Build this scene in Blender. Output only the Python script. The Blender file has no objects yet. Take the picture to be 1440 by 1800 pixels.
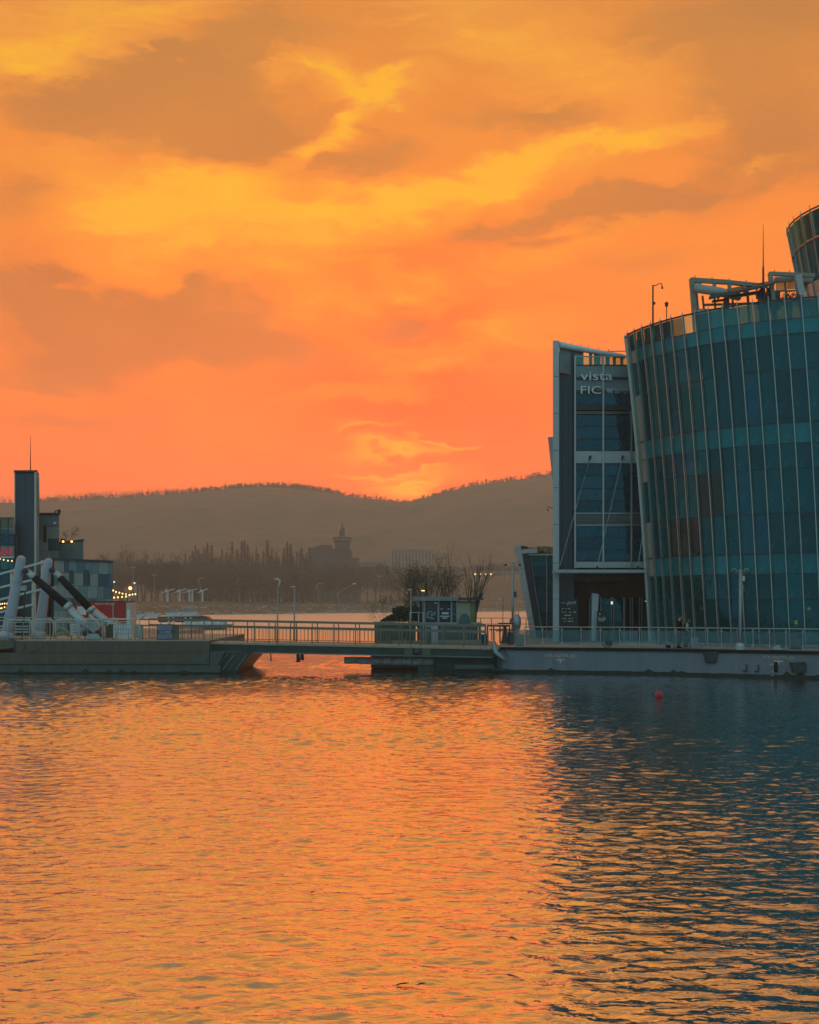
import bpy, math, random
import numpy as np
from mathutils import Vector, Matrix

R = math.radians
rnd = random.Random(7)
SC = bpy.context.scene
COL = SC.collection

# ------------------------------------------------------------------ camera
H, F, CX, HY = 3.9, 2000.0, 720.0, 1060.0
cam_d = bpy.data.cameras.new('camera')
cam_d.sensor_fit = 'HORIZONTAL'; cam_d.sensor_width = 36.0; cam_d.lens = 50.0
cam_d.shift_y = 160.0 / 1440.0
cam_d.clip_start = 0.5; cam_d.clip_end = 9000.0
cam = bpy.data.objects.new('camera', cam_d); COL.objects.link(cam)
cam.location = (0, 0, H); cam.rotation_euler = (R(90), 0, 0)
SC.camera = cam

def P(px, py, d):
    """point that the survey of the photograph puts at distance d"""
    return Vector(((px - CX) / F * d, d, H + (HY - py) / F * d))
def X(px, d): return (px - CX) / F * d
def Z(py, d): return H + (HY - py) / F * d

# ------------------------------------------------------------------ view
SC.view_settings.view_transform = 'Standard'
SC.view_settings.look = 'None'
SC.view_settings.exposure = 0.0
SC.view_settings.gamma = 1.0
SC.view_settings.use_curve_mapping = False
cy = SC.cycles
cy.use_denoising = True
cy.max_bounces = 8; cy.diffuse_bounces = 2; cy.glossy_bounces = 4
cy.transmission_bounces = 6; cy.transparent_max_bounces = 16; cy.volume_bounces = 1
cy.sample_clamp_indirect = 6.0
cy.caustics_reflective = False; cy.caustics_refractive = False

# ------------------------------------------------------------------ node helpers
class NT:
    def __init__(s, tree): s.t = tree; s.n = tree.nodes; s.l = tree.links
    def new(s, typ, **kw):
        n = s.n.new(typ)
        for k, v in kw.items(): setattr(n, k, v)
        return n
    def put(s, sock, v):
        if hasattr(v, 'is_output') or hasattr(v, 'links'): s.l.new(v, sock)
        else: sock.default_value = v
    def math(s, op, a, b=0.0, c=None, clamp=False):
        n = s.new('ShaderNodeMath', operation=op, use_clamp=clamp)
        s.put(n.inputs[0], a); s.put(n.inputs[1], b)
        if c is not None: s.put(n.inputs[2], c)
        return n.outputs[0]
    def vmath(s, op, a, b=(0, 0, 0)):
        n = s.new('ShaderNodeVectorMath', operation=op)
        s.put(n.inputs[0], a)
        if op == 'SCALE': s.put(n.inputs[3], b)
        else: s.put(n.inputs[1], b)
        return n.outputs[0]
    def mix(s, f, a, b, mode='MIX'):
        n = s.new('ShaderNodeMix', data_type='RGBA', blend_type=mode)
        n.clamp_factor = True
        s.put(n.inputs[0], f); s.put(n.inputs[6], a); s.put(n.inputs[7], b)
        return n.outputs[2]
    def ramp(s, f, stops, interp='LINEAR'):
        n = s.new('ShaderNodeValToRGB'); cr = n.color_ramp; cr.interpolation = interp
        while len(cr.elements) > 1: cr.elements.remove(cr.elements[0])
        for i, (p, c) in enumerate(stops):
            e = cr.elements[0] if i == 0 else cr.elements.new(p)
            e.position = p; e.color = (*c, 1) if len(c) == 3 else c
        s.put(n.inputs[0], f)
        return n.outputs[0]
    def smooth(s, v, a, b):
        n = s.new('ShaderNodeMapRange', interpolation_type='SMOOTHSTEP')
        s.put(n.inputs[0], v); n.inputs[1].default_value = a; n.inputs[2].default_value = b
        return n.outputs[0]
    def noise(s, vec, scale, detail=4, rough=0.55, dist=0.0):
        n = s.new('ShaderNodeTexNoise'); s.put(n.inputs['Vector'], vec)
        n.inputs['Scale'].default_value = scale; n.inputs['Detail'].default_value = detail
        n.inputs['Roughness'].default_value = rough; n.inputs['Distortion'].default_value = dist
        return n
def lin(r, g, b):
    f = lambda c: c / 12.92 if c <= 0.04045 else ((c + 0.055) / 1.055) ** 2.4
    return (f(r / 255), f(g / 255), f(b / 255))

# ------------------------------------------------------------------ world: dusk sky with lit clouds
world = bpy.data.worlds.new('World'); SC.world = world; world.use_nodes = True
wt = NT(world.node_tree); world.node_tree.nodes.clear()
tc = wt.new('ShaderNodeTexCoord'); D = tc.outputs['Generated']
sep = wt.new('ShaderNodeSeparateXYZ'); wt.l.new(D, sep.inputs[0])
dx, dy, dz = sep.outputs
az = wt.math('ARCTAN2', dx, dy)
hor = wt.math('SQRT', wt.math('ADD', wt.math('MULTIPLY', dx, dx), wt.math('MULTIPLY', dy, dy)))
el = wt.math('DIVIDE', dz, wt.math('MAXIMUM', hor, 0.02))
comb = wt.new('ShaderNodeCombineXYZ'); wt.l.new(az, comb.inputs[0]); wt.l.new(wt.math('MINIMUM', el, 2.5), comb.inputs[1])
V0 = comb.outputs[0]
# streaky turbulence, stretched along the wind
mp = wt.new('ShaderNodeMapping'); mp.inputs['Rotation'].default_value = (0, 0, R(-14)); mp.inputs['Scale'].default_value = (1.0, 2.3, 1.0)
wt.l.new(V0, mp.inputs['Vector'])
nz1 = wt.noise(mp.outputs[0], 5.0, 6, 0.55, 0.25)
off = wt.vmath('SCALE', wt.vmath('SUBTRACT', nz1.outputs['Color'], (0.5, 0.5, 0.5)), 0.075)
nz2 = wt.noise(mp.outputs[0], 17.0, 8, 0.64, 0.3)
off2 = wt.vmath('SCALE', wt.vmath('SUBTRACT', nz2.outputs['Color'], (0.5, 0.5, 0.5)), 0.055)
V = wt.vmath('ADD', wt.vmath('ADD', V0, off), off2)
mp3 = wt.new('ShaderNodeMapping'); mp3.inputs['Rotation'].default_value = (0, 0, R(-17)); mp3.inputs['Scale'].default_value = (3.2, 24.0, 1.0)
wt.l.new(V, mp3.inputs['Vector']); nz3 = wt.noise(mp3.outputs[0], 3.0, 8, 0.64, 0.25)      # fine combed-out streaks
streak = wt.math('SUBTRACT', nz3.outputs['Fac'], 0.5)

def blob(px, py, rx, ry, ang=0.0):
    a = math.atan((px - CX) / F); c = math.cos(a)
    n = wt.new('ShaderNodeMapping', vector_type='TEXTURE')
    n.inputs['Location'].default_value = (a, (HY - py) / F * c, 0)
    n.inputs['Rotation'].default_value = (0, 0, R(ang))
    n.inputs['Scale'].default_value = (rx / F, ry / F, 1)
    wt.l.new(V, n.inputs['Vector'])
    g = wt.new('ShaderNodeTexGradient', gradient_type='SPHERICAL')
    wt.l.new(n.outputs[0], g.inputs[0])
    return g.outputs['Fac']
def layer(blobs):
    acc = None
    for (px, py, rx, ry, ang, w) in blobs:
        b = wt.math('MULTIPLY', blob(px, py, rx, ry, ang), w)
        acc = b if acc is None else wt.math('ADD', acc, b)
    return acc

# clear-air colour by height, sunset side
front = wt.ramp(wt.math('MULTIPLY', el, 1.0, clamp=True), [
    (0.00, lin(250, 88, 20)), (0.10, lin(252, 94, 24)), (0.17, lin(255, 108, 26)), (0.25, lin(255, 124, 26)),
    (0.33, lin(252, 134, 30)), (0.42, lin(240, 138, 42)), (0.52, lin(224, 136, 48)), (0.75, lin(164, 116, 64)), (1.0, lin(128, 102, 66))])
# yellow glow round the place where the sun went down, and its upward pillar
glow = layer([(715, 860, 330, 260, 0, 1.0), (760, 640, 430, 340, 20, 0.85), (712, 862, 110, 60, 0, 1.3)])
front = wt.mix(wt.math('MULTIPLY', glow, 0.95, clamp=True), front, (*lin(255, 76, 0), 1))
# bright lit clouds
lit = layer([
    (300, 350, 330, 120, -12, 1.1), (470, 390, 420, 110, 8, 0.9), (200, 400, 230, 120, -25, 0.7), (640, 400, 330, 90, 14, 0.6), (400, 330, 170, 50, -6, 0.8),
    (930, 285, 360, 42, 15, 1.2), (760, 335, 300, 55, 12, 0.9), (1130, 225, 150, 26, 9, 0.8), (840, 330, 420, 90, 14, 0.55),
    (535, 128, 120, 28, 8, 1.3), (665, 150, 140, 34, 6, 1.6), (630, 192, 150, 30, 38, 1.5), (540, 255, 120, 26, 28, 1.1), (595, 132, 70, 40, -30, 0.9),
    (110, 40, 380, 120, 10, 1.3), (40, 120, 180, 80, 22, 1.1), (330, 30, 160, 34, 6, 0.6),
    (990, 90, 420, 150, -16, 0.75), (1130, 150, 240, 100, -20, 0.5), (800, 40, 240, 90, -10, 0.6),
    (560, 520, 180, 90, 0, 0.9), (740, 495, 120, 36, 5, 1.0), (860, 590, 230, 60, 6, 0.9), (690, 640, 150, 70, 0, 0.7), (960, 540, 240, 60, 8, 0.6),
    (1010, 410, 260, 44, 12, 0.7), (1330, 275, 170, 22, 16, 0.7), (1250, 440, 260, 70, 8, 0.4), (900, 480, 300, 60, 8, 0.4),
    (650, 690, 260, 30, 2, 0.5), (700, 785, 160, 26, 4, 1.0), (620, 750, 70, 14, 12, 0.8), (780, 770, 90, 10, -8, 0.9), (720, 840, 150, 30, 4, 1.1),
    (330, 700, 300, 40, 4, 0.35)])
lit = wt.math('ADD', wt.math('MULTIPLY', lit, wt.math('ADD', wt.math('MULTIPLY', nz2.outputs['Fac'], 0.8), 0.60)), wt.math('MULTIPLY', streak, 2.0))
# grey-brown unlit cloud
dark = layer([
    (260, 190, 330, 120, 4, 1.1), (430, 250, 230, 90, 10, 0.7), (150, 150, 240, 90, 8, 0.7), (330, 110, 300, 60, 4, 0.7), (60, 340, 130, 90, 20, 0.7), (650, 270, 140, 50, 14, 0.9), (470, 60, 230, 60, 0, 0.7),
    (1290, 60, 330, 130, -8, 1.0), (1340, 210, 220, 110, -16, 0.9), (960, 200, 250, 55, -4, 0.8), (1000, 370, 260, 50, 10, 0.7), (840, 400, 170, 34, 4, 0.7), (1180, 340, 260, 70, 14, 0.7), (1130, 460, 220, 44, 4, 0.5),
    (290, 560, 300, 90, -8, 1.0), (130, 560, 230, 110, 6, 0.8), (400, 620, 260, 60, -4, 0.9), (420, 540, 160, 60, -16, 0.6), (200, 650, 260, 50, 0, 0.7),
    (340, 480, 130, 34, 28, 0.7), (720, 575, 100, 30, 6, 0.8), (690, 545, 60, 22, -20, 0.6), (810, 515, 70, 18, 8, 0.6), (30, 480, 120, 70, 0, 0.6), (130, 735, 300, 34, -2, 0.55), (400, 735, 160, 14, -3, 0.4), (820, 745, 130, 20, 2, 0.4)])
dk = wt.smooth(wt.math('ADD', wt.math('SUBTRACT', dark, wt.math('MULTIPLY', lit, 0.35)), wt.math('MULTIPLY', wt.math('ADD', wt.math('SUBTRACT', nz2.outputs['Fac'], 0.5), streak), 0.45)), 0.02, 0.70)
darkcol = wt.ramp(wt.math('MULTIPLY', el, 1.0, clamp=True), [(0.1, lin(196, 92, 44)), (0.25, lin(186, 102, 44)), (0.45, lin(190, 122, 54)), (0.6, lin(168, 118, 64)), (1.0, lin(108, 102, 96))])
front = wt.mix(wt.math('MULTIPLY', dk, 0.8), front, darkcol)
l2 = wt.math('SUBTRACT', lit, wt.math('MULTIPLY', dark, 0.40))
front = wt.mix(wt.math('MULTIPLY', wt.smooth(l2, 0.05, 1.0), 0.72), front, wt.ramp(wt.math('MULTIPLY', el, 1.0, clamp=True), [(0.1, lin(255, 122, 2)), (0.24, lin(255, 140, 14)), (0.36, lin(255, 160, 34)), (1.0, lin(200, 160, 90))]))
front = wt.mix(wt.math('MULTIPLY', wt.smooth(l2, 0.75, 1.75), 0.9), front, (*lin(255, 184, 18), 1))
# wisps everywhere, so the sky goes on outside the frame
wisp = wt.smooth(nz1.outputs['Fac'], 0.38, 0.66)
front = wt.mix(wt.math('MULTIPLY', wisp, 0.15), front, (*lin(255, 156, 50), 1))
hot = wt.math('MULTIPLY', layer([(714, 876, 70, 26, 0, 1.4), (735, 856, 60, 14, 10, 1.0), (690, 830, 120, 9, 3, .9), (700, 788, 130, 11, 4, .75), (645, 750, 70, 8, 14, .7), (780, 770, 90, 7, -8, .7)]), wt.math('ADD', nz3.outputs['Fac'], 0.4), clamp=True)
front = wt.mix(hot, front, (1.3, 0.33, 0.0, 1))
gain = wt.ramp(wt.math('MULTIPLY', el, 1.0, clamp=True), [(0.0, (1, 1, 1)), (0.10, (.90, .90, .90)), (0.18, (.60, .60, .60)), (0.30, (.50, .50, .50)), (0.5, (.46, .46, .46)), (1.0, (.45, .45, .45))])
front = wt.vmath('SCALE', front, wt.math('MULTIPLY', gain, 2.15))
# away from the sunset the dome turns to the blue-green of dusk
side = wt.smooth(wt.math('MULTIPLY', dy, wt.math('DIVIDE', 1.0, wt.math('MAXIMUM', hor, 0.05))), -0.35, 0.80)
back = wt.ramp(wt.math('MULTIPLY', el, 0.5, clamp=True), [(0.0, (0.24, 0.45, 0.50)), (0.15, (0.13, 0.49, 0.60)), (0.5, (0.12, 0.46, 0.60)), (1.0, (0.28, 0.38, 0.42))])
wispb = wt.smooth(wt.noise(D, 3.0, 6, 0.6, 0.8).outputs['Fac'], 0.36, 0.66)
back = wt.mix(wt.math('MULTIPLY', wispb, 0.45), back, (0.30, 0.42, 0.48, 1))
zen = wt.smooth(dz, 0.68, 1.0)
back = wt.mix(zen, back, (0.42, 0.32, 0.23, 1))
side = wt.math('MULTIPLY', side, wt.math('SUBTRACT', 1.0, wt.math('MULTIPLY', zen, 0.75)))
skycol = wt.mix(side, back, front)
bg1 = wt.new('ShaderNodeBackground'); wt.l.new(skycol, bg1.inputs[0]); bg1.inputs[1].default_value = 1.05
SUN_EL, SUN_AZ = R(3.6), R(-0.2)
sky = wt.new('ShaderNodeTexSky', sky_type='NISHITA'); sky.sun_disc = False
sky.sun_elevation = SUN_EL; sky.sun_rotation = SUN_AZ; sky.dust_density = 3.0
bg2 = wt.new('ShaderNodeBackground'); wt.l.new(wt.mix(1.0, sky.outputs[0], (0.30, 0.085, 0.010, 1), 'MULTIPLY'), bg2.inputs[0]); bg2.inputs[1].default_value = 0.0
add = wt.new('ShaderNodeAddShader'); wt.l.new(bg1.outputs[0], add.inputs[0]); wt.l.new(bg2.outputs[0], add.inputs[1])
wo = wt.new('ShaderNodeOutputWorld'); wt.l.new(add.outputs[0], wo.inputs[0])
bg2.inputs[1].default_value = 0.05
world.cycles.sampling_method = 'MANUAL'; world.cycles.sample_map_resolution = 512

# ------------------------------------------------------------------ sun, just over the ridge
sun_d = bpy.data.lights.new('sun', 'SUN'); sun_d.energy = 0.6; sun_d.angle = R(2.0); sun_d.color = (1.0, 0.5, 0.18)
sun = bpy.data.objects.new('sun', sun_d); COL.objects.link(sun)
sd = Vector((math.sin(SUN_AZ) * math.cos(SUN_EL), math.cos(SUN_AZ) * math.cos(SUN_EL), math.sin(SUN_EL)))
sun.rotation_euler = sd.to_track_quat('Z', 'Y').to_euler()
sun.location = sd * 300

# ------------------------------------------------------------------ object helpers
def put(o, parent=None):
    COL.objects.link(o)
    if parent is not None: o.parent = parent
    return o
def tag(o, label=None, cat=None, group=None, kind=None):
    if label: o['label'] = label
    if cat: o['category'] = cat
    if group: o['group'] = group
    if kind: o['kind'] = kind
    return o
def thing(name, label, cat, loc=(0, 0, 0), rz=0.0, group=None):
    o = bpy.data.objects.new(name, None); o.empty_display_size = 0.2
    o.location = loc; o.rotation_euler = (0, 0, rz); COL.objects.link(o)
    return tag(o, label, cat, group)
def wloc(o):
    v = Vector((0, 0, 0))
    while o is not None: v += Vector(o.location); o = o.parent
    return v
def kids(o): return [c for c in bpy.data.objects if c.parent == o]
def copy_tree(o, parent=None, ch=None):
    if ch is None:
        ch = {}
        for c in bpy.data.objects:
            if c.parent: ch.setdefault(c.parent, []).append(c)
    c = o.copy(); COL.objects.link(c); c.parent = parent
    for k in ch.get(o, []): copy_tree(k, c, ch)
    return c

class MB:
    """collects shapes, then links them as one mesh"""
    def __init__(s): s.v = []; s.f = []
    def add(s, vs, fs):
        b = len(s.v); s.v += [tuple(v) for v in vs]; s.f += [tuple(i + b for i in f) for f in fs]; return s
    def box(s, x0, x1, y0, y1, z0, z1):
        return s.add([(x0, y0, z0), (x1, y0, z0), (x1, y1, z0), (x0, y1, z0), (x0, y0, z1), (x1, y0, z1), (x1, y1, z1), (x0, y1, z1)],
                     [(0, 3, 2, 1), (4, 5, 6, 7), (0, 1, 5, 4), (1, 2, 6, 5), (2, 3, 7, 6), (3, 0, 4, 7)])
    def hexa(s, lo, hi):
        """block between two quads of four corners"""
        return s.add(list(lo) + list(hi), [(0, 3, 2, 1), (4, 5, 6, 7), (0, 1, 5, 4), (1, 2, 6, 5), (2, 3, 7, 6), (3, 0, 4, 7)])
    def bar(s, a, b, w, h=None, up=(0, 0, 1)):
        a, b = Vector(a), Vector(b); h = w if h is None else h
        d = (b - a).normalized(); u = Vector(up)
        if abs(d.dot(u)) > 0.98: u = Vector((0, 1, 0))
        r = d.cross(u).normalized(); u = r.cross(d).normalized()
        c = [(-r * w - u * h) / 2, (r * w - u * h) / 2, (r * w + u * h) / 2, (-r * w + u * h) / 2]
        return s.hexa([a + k for k in c], [b + k for k in c])
    def cyl(s, a, b, r0, r1=None, n=10, caps=True):
        return s.tube([a, b], [r0, r0 if r1 is None else r1], n, caps)
    def tube(s, pts, rad, n=8, caps=True):
        pts = [Vector(p) for p in pts]
        if not isinstance(rad, (list, tuple)): rad = [rad] * len(pts)
        vs = []; fs = []; prev = None
        for i, p in enumerate(pts):
            d = (pts[min(i + 1, len(pts) - 1)] - pts[max(i - 1, 0)]).normalized()
            if prev is None:
                u = Vector((0, 0, 1)) if abs(d.z) < 0.9 else Vector((1, 0, 0))
            else: u = prev
            r = d.cross(u)
            if r.length < 1e-5: r = d.cross(Vector((0.3, 0.8, 0.5)))
            r.normalize(); u = r.cross(d).normalized(); prev = u
            for k in range(n):
                t = 2 * math.pi * k / n
                vs.append(p + (r * math.cos(t) + u * math.sin(t)) * rad[i])
        for i in range(len(pts) - 1):
            for k in range(n):
                a = i * n + k; b = i * n + (k + 1) % n
                fs.append((a, b, b + n, a + n))
        if caps:
            fs.append(tuple(range(n - 1, -1, -1))); fs.append(tuple((len(pts) - 1) * n + k for k in range(n)))
        return s.add(vs, fs)
    def lathe(s, c, prof, n=14, ang=2 * math.pi):
        c = Vector(c); vs = []; fs = []
        for r, z in prof:
            for k in range(n):
                t = ang * k / n; vs.append(c + Vector((r * math.cos(t), r * math.sin(t), z)))
        for i in range(len(prof) - 1):
            for k in range(n):
                a = i * n + k; b = i * n + (k + 1) % n; fs.append((a, b, b + n, a + n))
        fs.append(tuple(range(n - 1, -1, -1))); fs.append(tuple((len(prof) - 1) * n + k for k in range(n)))
        return s.add(vs, fs)
    def ball(s, c, r, n=10, m=6, sc=(1, 1, 1)):
        prof = [(max(r * math.sin(math.pi * i / m), r * 0.02), -r * math.cos(math.pi * i / m)) for i in range(m + 1)]
        q = MB().lathe((0, 0, 0), prof, n)
        c = Vector(c)
        return s.add([c + Vector((v[0] * sc[0], v[1] * sc[1], v[2] * sc[2])) for v in q.v], q.f)
    def prism(s, poly, axis_vec):
        a = Vector(axis_vec); n = len(poly); poly = [Vector(p) for p in poly]
        vs = poly + [p + a for p in poly]
        fs = [tuple(range(n - 1, -1, -1)), tuple(range(n, 2 * n))] + [(i, (i + 1) % n, (i + 1) % n + n, i + n) for i in range(n)]
        return s.add(vs, fs)
    def mesh(s, name, mat, origin=(0, 0, 0), smooth=False, fix=True):
        me = bpy.data.meshes.new(name); o = Vector(origin)
        me.from_pydata([Vector(v) - o for v in s.v], [], s.f)
        if fix and len(s.f) < 6000:
            import bmesh
            bm = bmesh.new(); bm.from_mesh(me); bmesh.ops.recalc_face_normals(bm, faces=bm.faces); bm.to_mesh(me); bm.free()
        if mat is not None: me.materials.append(mat)
        if smooth: me.polygons.foreach_set('use_smooth', [True] * len(me.polygons))
        me.update(); return me
    def build(s, name, mat, parent=None, smooth=False, bevel=0.0, label=None, kind=None, at=None):
        """world coordinates in, one linked object out (at = own origin)"""
        base = wloc(parent) if parent is not None else Vector((0, 0, 0))
        org = Vector(at) if at is not None else base
        o = bpy.data.objects.new(name, s.mesh(name, mat, org, smooth))
        o.location = org - base
        put(o, parent)
        if bevel:
            m = o.modifiers.new('bevel', 'BEVEL'); m.width = bevel; m.segments = 2; m.limit_method = 'ANGLE'
        return tag(o, label, kind=kind)

MATS = {}
def mat(name, col, rough=0.5, metal=0.0, var=0.12, scale=3.0, bump=0.0, bscale=40.0, spec=None, streak=False, grime=None):
    if name in MATS: return MATS[name]
    m = bpy.data.materials.new(name); m.use_nodes = True; t = NT(m.node_tree)
    p = m.node_tree.nodes['Principled BSDF']
    tcn = t.new('ShaderNodeTexCoord'); vec = tcn.outputs['Object']
    if streak:
        mpn = t.new('ShaderNodeMapping'); mpn.inputs['Scale'].default_value = (3.0, 3.0, 0.35); t.l.new(vec, mpn.inputs[0]); vec = mpn.outputs[0]
    nz = t.noise(vec, scale, 5, 0.6)
    f = t.smooth(nz.outputs['Fac'], 0.3, 0.7)
    a = tuple(c * (1 - var) for c in col); b = tuple(min(1, c * (1 + var)) for c in col)
    c = t.mix(f, (*a, 1), (*b, 1))
    if grime:
        g = t.noise(vec, scale * 2.3, 6, 0.7)
        c = t.mix(t.math('MULTIPLY', t.smooth(g.outputs['Fac'], 0.52, 0.72), 0.7), c, (*grime, 1))
    t.l.new(c, p.inputs['Base Color'])
    rr = t.math('ADD', t.math('MULTIPLY', t.math('SUBTRACT', nz.outputs['Fac'], 0.5), 0.25), rough, clamp=True)
    t.l.new(rr, p.inputs['Roughness'])
    p.inputs['Metallic'].default_value = metal
    if spec is not None: p.inputs['Specular IOR Level'].default_value = spec
    if bump:
        bn = t.noise(tcn.outputs['Object'], bscale, 4, 0.6); bp = t.new('ShaderNodeBump'); bp.inputs['Strength'].default_value = bump; bp.inputs['Distance'].default_value = 0.02
        t.l.new(bn.outputs['Fac'], bp.inputs['Height']); t.l.new(bp.outputs[0], p.inputs['Normal'])
    MATS[name] = m
    return m
def emit(name, col, strength):
    if name in MATS: return MATS[name]
    m = bpy.data.materials.new(name); m.use_nodes = True
    p = m.node_tree.nodes['Principled BSDF']; p.inputs['Base Color'].default_value = (*col, 1)
    p.inputs['Emission Color'].default_value = (*col, 1); p.inputs['Emission Strength'].default_value = strength
    MATS[name] = m
    return m
def glass(name, tint, film=0.0, filmcol=(0.02, 0.1, 0.1), rough=0.02, var=0.3, refl_paint=0.0, ior=1.5, gcol=(0.16, 0.72, 0.92)):
    """thin pane: tinted see-through, mirror by Fresnel, partly film, with reflection patches painted into it"""
    if name in MATS: return MATS[name]
    m = bpy.data.materials.new(name); m.use_nodes = True; t = NT(m.node_tree); t.n.clear()
    tcn = t.new('ShaderNodeTexCoord'); oi = t.new('ShaderNodeObjectInfo')
    nz = t.noise(tcn.outputs['Object'], 1.3, 4, 0.6)
    tr = t.new('ShaderNodeBsdfTransparent')
    a = tuple(c * (1 - var) for c in tint); b = tuple(min(1, c * (1 + var)) for c in tint)
    t.l.new(t.mix(oi.outputs['Random'], (*a, 1), (*b, 1)), tr.inputs[0])
    df = t.new('ShaderNodeBsdfDiffuse'); t.l.new(t.mix(nz.outputs['Fac'], (*[c * .8 for c in filmcol], 1), (*[min(1, c * 1.25) for c in filmcol], 1)), df.inputs[0])
    mx = t.new('ShaderNodeMixShader')
    fac = t.math('ADD', film, t.math('MULTIPLY', t.smooth(t.noise(tcn.outputs['Object'], 3.1, 6, 0.7, 1.0).outputs['Fac'], 0.5, 0.75), refl_paint), clamp=True)  # extra film in patches, painted to pass for streaky reflections
    sm = t.smooth(t.noise(tcn.outputs['Object'], 1.7, 7, 0.72, 1.6).outputs['Fac'], 0.56, 0.70)
    rv = t.math('ADD', t.math('MULTIPLY', oi.outputs['Random'], 0.9), 0.55); t.l.new(t.vmath('SCALE', df.inputs[0].links[0].from_socket, rv), df.inputs[0])
    fc = t.mix(t.math('MULTIPLY', sm, 0.6), df.inputs[0].links[0].from_socket, (*[min(1, c * 2.6 + .01) for c in filmcol], 1)); t.l.new(fc, df.inputs[0])  # lighter streaks in the film colour imitate reflected highlights
    t.put(mx.inputs[0], fac); t.l.new(tr.outputs[0], mx.inputs[1]); t.l.new(df.outputs[0], mx.inputs[2])
    gl = t.new('ShaderNodeBsdfGlossy'); gl.inputs['Roughness'].default_value = rough; gl.inputs[0].default_value = (*gcol, 1)
    # every pane is a little out of true, so each mirrors its own piece of sky
    geo = t.new('ShaderNodeNewGeometry')
    wob = t.vmath('SCALE', t.vmath('SUBTRACT', t.noise(tcn.outputs['Object'], 0.9, 2, 0.5).outputs['Color'], (0.5, 0.5, 0.5)), 0.12)
    nn = t.vmath('NORMALIZE', t.vmath('ADD', geo.outputs['Normal'], wob)); t.l.new(nn, gl.inputs['Normal'])
    fr = t.new('ShaderNodeFresnel'); fr.inputs[0].default_value = ior
    m2 = t.new('ShaderNodeMixShader'); t.l.new(t.math('MULTIPLY', fr.outputs[0], 1.25, clamp=True), m2.inputs[0]); t.l.new(mx.outputs[0], m2.inputs[1]); t.l.new(gl.outputs[0], m2.inputs[2])
    o = t.new('ShaderNodeOutputMaterial'); t.l.new(m2.outputs[0], o.inputs[0])
    MATS[name] = m
    return m
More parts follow.
